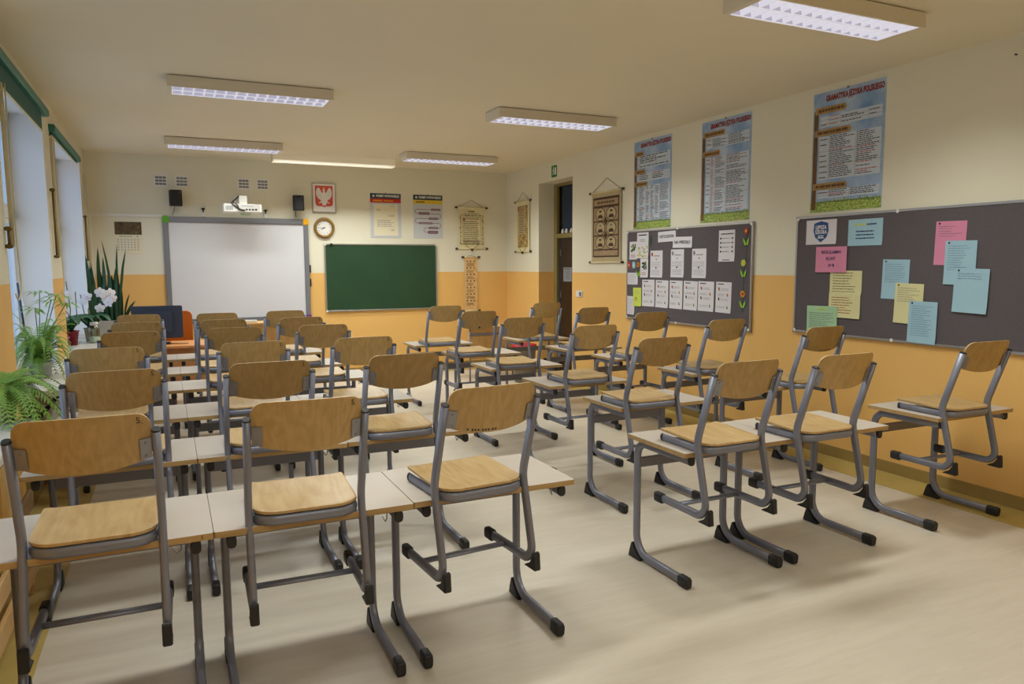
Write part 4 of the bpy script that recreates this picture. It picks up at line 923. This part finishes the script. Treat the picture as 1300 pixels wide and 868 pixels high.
# window boards
for (a, c, lab) in ((2.68, 4.665, 'pale window board at the left edge of view, nearest'), (5.65, 7.98, 'pale window board under the nearer window, carrying the ferns'), (8.09, 10.29, 'pale window board under the far window, carrying the orchids')):
    t = thing('window_board', lab, 'window sill', (0, a, 0), group='window boards'); L = c-a
    b = MB(); b.box(XL+.004, -.69, 0, L, SILL-.042, SILL, mat('sill_laminate', '#cfc6b4', .4, noise=.03, scale=15)); 
    n0 = max(0, [n for n in NICHE if n[0]-.1 < a+1 < n[1]+.1][0][0]-a+.006); n1 = min(L, [n for n in NICHE if n[0]-.1 < a+1 < n[1]+.1][0][1]-a-.006)
    b.box(XW+.075, XL+.004, n0, n1, SILL-.042, SILL, M['top']); bevel(b.build('board', t), .005, 2)
    for yy in (.3, L-.4):
        b = MB(); b.tube([(XL+.01, yy, SILL-.26), (-.717, yy, SILL-.05)], .008, .014, M['ink'], (0, 1, 0), 8); b.tube([(XL+.012, yy, SILL-.28), (XL+.012, yy, SILL-.05)], .006, .014, M['ink'], (0, 1, 0), 8); b.build('bracket', t)
b = MB(); b.tube(fillet([(-1.04, 7.02, SILL+.002), (-1.045, 6.86, 1.02), (-1.05, 6.72, 1.46)], .2, 6), .008, .008, M['navy'], None, 8); props(b.build('window_pole', None), 'thin dark pole leaning in the nearer window behind the ferns', 'pole')
# slatted wooden radiator covers under the boards
for (a, c, lab) in ((1.9, 4.14, 'slatted wooden radiator cover under the nearest window board'), (5.8, 7.7, 'wooden radiator cover under the fern window board')):
    t = thing('radiator_cover', lab, 'radiator cover', (0, a, 0), group='radiator covers'); L = c-a; x = -.665
    b = MB()
    for yy in (0, L/2-.03, L-.06): b.box(x-.03, x, yy, yy+.06, 0.004, SILL-.30, M['cover'])
    bevel(b.build('posts', t), .003, 1)
    for z in (.1, .26, .42):
        b = MB(); b.box(x, x+.018, 0, L, z, z+.095, M['cover']); bevel(b.build('slat', t), .003, 1)
t = thing('radiator', 'white panel radiator below the fern window board', 'radiator', (0, 6.0, 0)); b = MB(); b.box(XL+.02, XL+.09, 0, 1.6, .15, .68, M['rad'])
for k in range(32): b.box(XL+.09, XL+.1, .01+k*.05, .04+k*.05, .17, .66, M['rad'])
b.build('panel', t); b = MB(); b.tube(fillet([(XL+.05, 1.60, .2), (XL+.05, 1.7, .2), (XL+.05, 1.7, .004)], .03, 4), .01, .01, M['rad'], None, 8); b.build('pipe', t)

# ------------------------------------------------------------------ PLANTS
def frond(b, base, az, L, lift, droop, m, leaf=.05, n=22, rng=random):
    L = min(L, .17/-math.cos(az)) if math.cos(az) < -.05 else L; d = Vector((math.cos(az), math.sin(az), 0)); sd = Vector((-d.y, d.x, 0)); pts = []
    for i in range(n+1):
        u = i/n; pts.append(Vector(base)+d*(L*u)+Vector((0, 0, lift*u-droop*u**2.3)))
    b.tube(pts, .0018, .0018, m, None, 4, False)
    for i in range(2, n+1):
        u = i/n; l = leaf*math.sin(PI*min(1, u*.92+.08))**.6*(1.05-.7*u)
        t = (pts[i]-pts[i-1]).normalized()
        for s in (-1, 1):
            p = pts[i]; q = p+sd*(s*l)+t*(l*.35)+Vector((0, 0, -l*.25)); w = t*(L/n*.42)
            b.add([p-w, p+w, q+w*.35, q-w*.35], [(0, 1, 2, 3)], m)
def fern(loc, lab, nf, L, seed, pot, potr, poth, az0=0, az1=2*PI, lm='fern', kind=None, sag=.42, up=.22, fl=(.035, .055)):
    rr = random.Random(seed); t = thing('potted_fern', lab, 'potted plant', loc, group='ferns on the window boards'); t.scale = (WS,)*3
    b = MB(); b.lathe([(.001, 0), (potr*.75, 0), (potr, poth), (potr*1.06, poth), (potr*1.06, poth-.015)], M[pot], 24); b.build('pot', t)
    b = MB(); b.disc(0, 0, potr*.98, poth-.008, M['soil'], 20); b.build('soil', t)
    b = MB()
    for k in range(nf):
        a = az0+(az1-az0)*(k+rr.random())/nf; l = L*rr.uniform(.6, 1.05)
        frond(b, (0, 0, poth-.01), a, l, rr.uniform(up*.6, up*1.7), rr.uniform(sag*.5, sag)*l/L*1.2, M[lm], rr.uniform(*fl), 26, rr)
    b.build('foliage', t); return t
fern((-.845, 4.60, SILL), 'bright green fern spilling over the window board at the left edge of view', 60, .37, 3, 'beige', .085, .13, -PI*.5, PI*.75, 'fern2', sag=.55, up=.22, fl=(.04, .06))
fern((-.888, 6.37, SILL), 'bushy green fern in a pale lilac pot on the middle window board', 90, .29, 5, 'lilac', .075, .11, 0, 2*PI, 'fern2', sag=.66, up=.40, fl=(.032, .05))
t = thing('potted_cyperus', 'umbrella-leaved plant in a maroon pot behind the bushy fern', 'potted plant', (-.94, 6.72, SILL)); t.scale = (WS,)*3
b = MB(); b.lathe([(.001, 0), (.06, 0), (.075, .13), (.08, .13), (.08, .12)], M['maroon'], 20); b.build('pot', t)
b = MB(); rr = random.Random(6); heads = [(.10, -.05, .52), (.02, .05, .58), (.19, .0, .50), (.0, -.06, .47), (.12, .07, .55)]
for h_ in heads: b.tube([(0, 0, .12), (h_[0]*.4, h_[1]*.4, .3), h_], .003, .003, M['orch'], None, 5)
b.build('stems', t); b = MB()
for h_ in heads:
    for k in range(13):
        a = 2*PI*k/13+rr.random()*.3; l = rr.uniform(.11, .18); d = Vector((math.cos(a), math.sin(a), rr.uniform(-.25, .2))); s = Vector((-d.y, d.x, 0))*.010; p = Vector(h_)
        b.add([p, p+d*l*.5+s, p+d*l+Vector((0, 0, -.03)), p+d*l*.5-s], [(0, 1, 2, 3)], M['fern2'])
b.build('leaves', t)
def blade(b, pts, w, m, n=10, side=(1, 0, 0), tip=True):
    P = [Vector(p) for p in pts]; F = []
    for i in range(n+1):
        u = i/n*(len(P)-1); k = min(int(u), len(P)-2); f = u-k; F.append(P[k].lerp(P[k+1], f))
    sd = Vector(side).normalized(); vs = []; fs = []
    for i, p in enumerate(F):
        u = i/n; ww = w*(.55+.45*math.sin(min(1, u*1.6)*PI/2))*(1-u**4 if tip else 1)
        fwd = Vector((-sd.y, sd.x, 0)); vs += [p-sd*ww, p+fwd*ww*.25, p+sd*ww]
    for i in range(n):
        q = i*3; fs += [(q, q+1, q+4, q+3), (q+1, q+2, q+5, q+4)]
    b.add(vs, fs, m, True)
# snake plant
t = thing('snake_plant', 'tall dark snake plant with upright pointed leaves near the back left corner', 'potted plant', (-.642, 9.68, .692)); t.scale = (WS,)*3
b = MB(); b.prism(rrect(-.19, .19, -.12, .12, .02, 4), 0, .255, M['teapot']); bevel(b.build('planter', t, label='pale rectangular planter'), .008, 2)
b = MB(); b.rect(-.18, .18, -.11, .11, .2555, M['soil']); b.build('soil', t)
LV = [(-.15, -.19, .72, .03), (-.12, -.13, .56, .032), (-.08, -.07, .80, .03), (-.05, -.06, .55, .034), (-.02, .0, .70, .032), (.0, -.03, .46, .034), (.03, .02, .62, .03), (.05, .05, .5, .034), (.06, -.03, .88, .018), (.08, .11, .84, .02), (.10, .2, .78, .02), (.12, .12, .42, .034), (.02, .08, .38, .034), (-.10, -.02, .42, .034), (.14, .21, .3, .016), (.15, .26, .22, .03), (-.16, -.17, .45, .03), (.07, .1, .6, .028)]
rr = random.Random(9); b = MB()
LV = [(a, b_, c_, d_*.72) for (a, b_, c_, d_) in LV]+[(rr_.uniform(-.15, .14), 0, rr_.uniform(.35, .66), rr_.uniform(.014, .024)) for rr_ in [random.Random(77)] for _ in range(16)]
LV = [(a, (b_ if b_ else a*1.25), c_, d_) for (a, b_, c_, d_) in LV]
for (x, xt, hh, ww) in LV:
    y = rr.uniform(-.09, .07); a = rr.uniform(-.5, .5)
    blade(b, [(x, y, .24), (x+(xt-x)*.25, y, .24+hh*.4), (x+(xt-x)*.6, y+rr.uniform(-.02, .02), .24+hh*.75), (xt, y+rr.uniform(-.03, .03), .24+hh)], ww, M['sans'], 12, (math.cos(a), math.sin(a), 0))
b.build('leaves', t)
t = thing('plant_cabinet', 'low wooden cabinet carrying the snake plant in the back left corner', 'cabinet', (-.642, 9.68, 0)); b = MB(); b.box(-.22, .24, -.2, .45, 0.004, .692, M['tan']); b.build('carcass', t); b = MB(); b.box(.24, .255, -.19, .44, .05, .67, M['tan']); b.build('door', t)
# orchids
def orchid(loc, lab, pot, seed, stems, potr=.075, poth=.13, heart=False):
    rr = random.Random(seed); t = thing('potted_orchid', lab, 'potted plant', loc, group='orchids on the far window board'); t.scale = (WS,)*3
    b = MB(); b.lathe([(.001, 0), (potr*.78, 0), (potr, poth), (potr*1.05, poth), (potr*1.05, poth-.012)], M[pot], 22); b.build('pot', t)
    b = MB(); b.disc(0, 0, potr, poth-.01, M['soil'], 16); b.build('soil', t)
    if heart:
        b = MB(); T = Matrix.Rotation(math.radians(-8), 4, 'Z') @ Matrix.Translation((.0, -potr*.93, poth*.55)) @ Matrix.Rotation(PI/2+.12, 4, 'X'); b.poly([(0, -.02), (.02, .002), (.018, .015), (.008, .018), (0, .010), (-.008, .018), (-.018, .015), (-.02, .002)], 0, M['heart'], T); b.build('heart_motif', t)
    b = MB()
    for k in range(11):
        a = k*2*PI/11+rr.uniform(-.3, .3); d = Vector((math.cos(a), math.sin(a), 0)); l = rr.uniform(.18, .27); s = (-d.y, d.x, 0)
        blade(b, [Vector((0, 0, poth-.01)), d*l*.4+Vector((0, 0, poth+.10)), d*l*.75+Vector((0, 0, poth+.14)), d*l+Vector((0, 0, poth+.07))], .052, M['orch'], 8, s)
    b.build('leaves', t)
    b = MB(); fl = []
    for (pts, flw) in stems:
        b.tube(pts, .004, .004, M['stem'], None, 6)
        fl += flw
    b.build('stems', t)
    if fl:
        b = MB()
        for (p, r) in fl:
            p = Vector(p); yaw = rr.uniform(-.5, .5)
            T = Matrix.Translation(p) @ Matrix.Rotation(yaw, 4, 'Z') @ Matrix.Rotation(PI/2, 4, 'X')
            r *= 1.12
            for k in range(5):
                a = PI/2+2*PI*k/5; c, s = math.cos(a), math.sin(a); ww = r*(.52 if k in (1, 4) else .36)
                pts = [(c*u-s*v, s*u+c*v, .008*(1-u/r)+.004*(k % 2)) for u, v in ((0, -.003), (r*.45, -ww), (r*.85, -ww*.7), (r, 0), (r*.85, ww*.7), (r*.45, ww), (0, .003))]
                b.add(pts, [tuple(range(7))], M['petal'], False, T)
            b.disc(0, 0, r*.10, .012, M['yelp'], 8, T=T)
        b.build('blossoms', t)
    return t
orchid((-.963, 8.88, SILL), 'orchid with dark bare stems in a red pot with a heart', 'redpot', 3, [([(0, 0, .12), (.02, 0, .35), (0, -.02, .62)], []), ([(0, 0, .12), (.07, .01, .3), (.07, 0, .52)], []), ([(0, 0, .12), (-.05, .0, .28), (-.1, 0, .40)], [((-.08, -.02, .46), .035), ((.01, -.03, .50), .03)]), ([(0, 0, .12), (.0, .03, .3), (-.05, .03, .36)], [])], .08, .14, True)
orchid((-.79, 9.22, SILL), 'white-flowered orchid with arching stem in a beige pot', 'beige', 4, [([(0, 0, .1), (-.02, 0, .32), (.04, -.03, .50), (.16, -.05, .52), (.22, -.05, .45)], [((.10, -.06, .50), .05), ((.15, -.07, .46), .055), ((.19, -.06, .49), .05), ((.17, -.08, .40), .05), ((.09, -.05, .34), .045), ((.21, -.07, .44), .04)]), ([(0, 0, .1), (-.06, .02, .3), (-.08, 0, .48)], [((-.02, -.02, .46), .045), ((-.06, -.02, .41), .04)])], .07, .14)
t = thing('plastic_bottle', 'clear plastic bottle with a white lid beside the orchids', 'bottle', (-.75, 9.04, SILL)); t.scale = (WS,)*3
b = MB(); b.lathe([(.001, .002), (.045, .002), (.05, .012), (.05, .15), (.04, .175), (.034, .18)], M['clear'], 20); b.build('body', t); b = MB(); b.lathe([(.001, .21), (.034, .208), (.038, .2), (.038, .176), (.03, .174)], M['whitepl'], 20); b.build('lid', t)
b = MB(); b.lathe([(.0495, .012), (.0495, .06), (.001, .062)], M['whitep'], 20); b.build('contents', t)

# ------------------------------------------------------------------ TEACHER'S END
t = thing('teacher_desk', 'teacher desk with orange wooden top before the whiteboard', 'desk', (-.45, 8.42, 0))
b = MB(); b.box(0, 1.0, 0, .62, .722, .75, M['orangetop']); bevel(b.build('tabletop', t), .004, 2)
b = MB(); b.box(.03, .97, .06, .078, .25, .722, M['orangetop']); b.build('modesty_panel', t)
for x in (.0, .97):
    b = MB(); b.box(x, x+.03, .05, .6, .004, .722, M['orangetop']); b.build('side_panel', t)
t = thing('computer_monitor', 'dark navy computer monitor seen from behind on the teacher desk', 'monitor', (-.13, 8.78, .75), (0, 0, math.radians(-4)))
b = MB(); b.box(-.25, .25, -.02, .02, .06, .41, M['navy']); bevel(b.build('screen_housing', t), .008, 2)
b = MB(); b.box(-.14, .16, -.05, -.02, .12, .36, M['navy']); bevel(b.build('rear_cover', t), .012, 2)
b = MB(); b.box(-.04, .04, -.06, -.03, .01, .2, M['blackpl']); b.prism(rrect(-.12, .12, -.12, .08, .03, 4), 0, .012, M['blackpl']); b.build('stand', t)
b = MB(); b.tube(fillet([(.02, -.06, .06), (.05, -.1, .012), (.25, -.14, .006), (.30, -.12, .006)], .04, 5), .004, .004, M['blackpl'], None, 6); b.build('cable', t)
t = thing('teacher_chair', 'orange plywood chair behind the teacher desk', 'chair', (.02, 9.42, 0))
b = MB(); T = Matrix.Rotation(math.radians(-8), 4, 'X'); vs = []; fs = []
bp_ = rrect(-.21, .21, .62, 1.05, (.03, .03, .07, .07), 6); 
b.prism(bp_, -.006, .006, M['orange'], Matrix.Translation((0, .06, .08)) @ Matrix.Rotation(math.radians(98), 4, 'X') @ Matrix.Translation((0, -.05, 0))); bevel(b.build('backrest', t), .003, 1)
b = MB(); b.prism(rrect(-.2, .2, -.36, .02, .05, 5), .44, .455, M['orange']); b.build('seat', t)
for x in (-.17, .17):
    b = MB(); b.tube(fillet([(x, -.32, .004), (x, -.32, .43), (x, .03, .43), (x, .0, 1.0)], .05, 5), .011, .011, M['tube'], (1, 0, 0), 8); b.tube([(x, .03, .43), (x, .06, .004)], .011, .011, M['tube'], (1, 0, 0), 8); b.build('leg_frame', t)
t = thing('low_cabinet', 'light wooden table standing under the right part of the whiteboard', 'table', (.62, 9.45, 0))
b = MB(); b.box(0, 1.0, 0, .42, .86, .885, M['tan']); b.build('tabletop', t); b = MB(); b.box(.03, .97, .04, .06, .2, .86, M['tan']); b.build('front_panel', t)
for x in (0, .97):
    b = MB(); b.box(x, x+.03, .02, .4, .004, .86, M['tan']); b.build('side_panel', t)
t.name = 'side_table'
b = MB(); b.box(-.09, .09, -.03, .03, .0, .035, M['whitepl']); o = bevel(b.build('board_eraser', None, (.88, 9.56, .885)), .008, 2); props(o, 'white board eraser on the table under the whiteboard', 'eraser')
# corner table and bin at the back right
t = thing('corner_table', 'wooden table with grey metal frame in the back right corner', 'table', (3.64, 9.2, 0)); 
b = MB(); b.box(0, .68, 0, .5, .715, .74, M['tan']); b.build('tabletop', t)
b = MB(); b.box(.03, .65, .02, .035, .30, .715, M['tan']); b.build('front_panel', t)
b = MB(); b.box(0.01, .67, .0, .02, .63, .66, M['tube']); b.build('rail', t)
for x in (.02, .66):
    for y in (.03, .47):
        b = MB(); b.tube([(x, y, .004), (x, y, .715)], .013, .013, M['tube'], None, 8); b.build('leg', t)
t = thing('waste_bin', 'grey waste bin with a red rim and bag beside the back corner', 'bin', (4.32, 8.90, 0))
b = MB(); b.lathe([(.001, .004), (.13, .004), (.16, .5), (.165, .5), (.165, .48)], M['bin'], 24); b.build('bucket', t)
b = MB(); b.lathe([(.167, .44), (.169, .505), (.15, .52), (.12, .50), (.001, .47)], M['binred'], 24); b.build('bag_rim', t)

# ------------------------------------------------------------------ DAYLIGHT, CAMERA
wd = bpy.data.worlds.new('sky'); S.world = wd; wd.use_nodes = True; nt = wd.node_tree
bg = nt.nodes['Background']; tc = N(nt, 'ShaderNodeTexCoord'); sp = N(nt, 'ShaderNodeSeparateXYZ'); nt.links.new(tc.outputs['Generated'], sp.inputs[0])
cr = N(nt, 'ShaderNodeValToRGB'); cr.color_ramp.elements[0].position = .35; cr.color_ramp.elements[0].color = (*hexc('#9aa4b4'), 1); cr.color_ramp.elements[1].position = .75; cr.color_ramp.elements[1].color = (*hexc('#c4d2ea'), 1)
mr = N(nt, 'ShaderNodeMapRange'); mr.inputs['From Min'].default_value = -1; nt.links.new(sp.outputs['Z'], mr.inputs['Value']); nt.links.new(mr.outputs[0], cr.inputs[0]); nt.links.new(cr.outputs[0], bg.inputs['Color'])
bg.inputs['Strength'].default_value = 3.2

cam = bpy.data.cameras.new('camera'); co = bpy.data.objects.new('camera', cam); C.objects.link(co); S.camera = co
cam.sensor_width = 36; cam.lens = 933.70/1300*36; cam.clip_start = .02
yaw, pitch, roll = -.4352, .1046, .0046
co.location = (0, 0, 1.5816)
co.rotation_euler = (Matrix.Rotation(yaw, 3, 'Z') @ Matrix.Rotation(PI/2-pitch, 3, 'X') @ Matrix.Rotation(-roll, 3, 'Z')).to_euler()
S.view_settings.view_transform = 'Standard'; S.view_settings.look = 'None'; S.view_settings.exposure = 0; S.view_settings.gamma = 1
try:
    S.cycles.use_denoising = True; S.cycles.max_bounces = 8; S.cycles.diffuse_bounces = 5; S.cycles.transparent_max_bounces = 8
    S.cycles.sample_clamp_indirect = 6
except Exception: pass
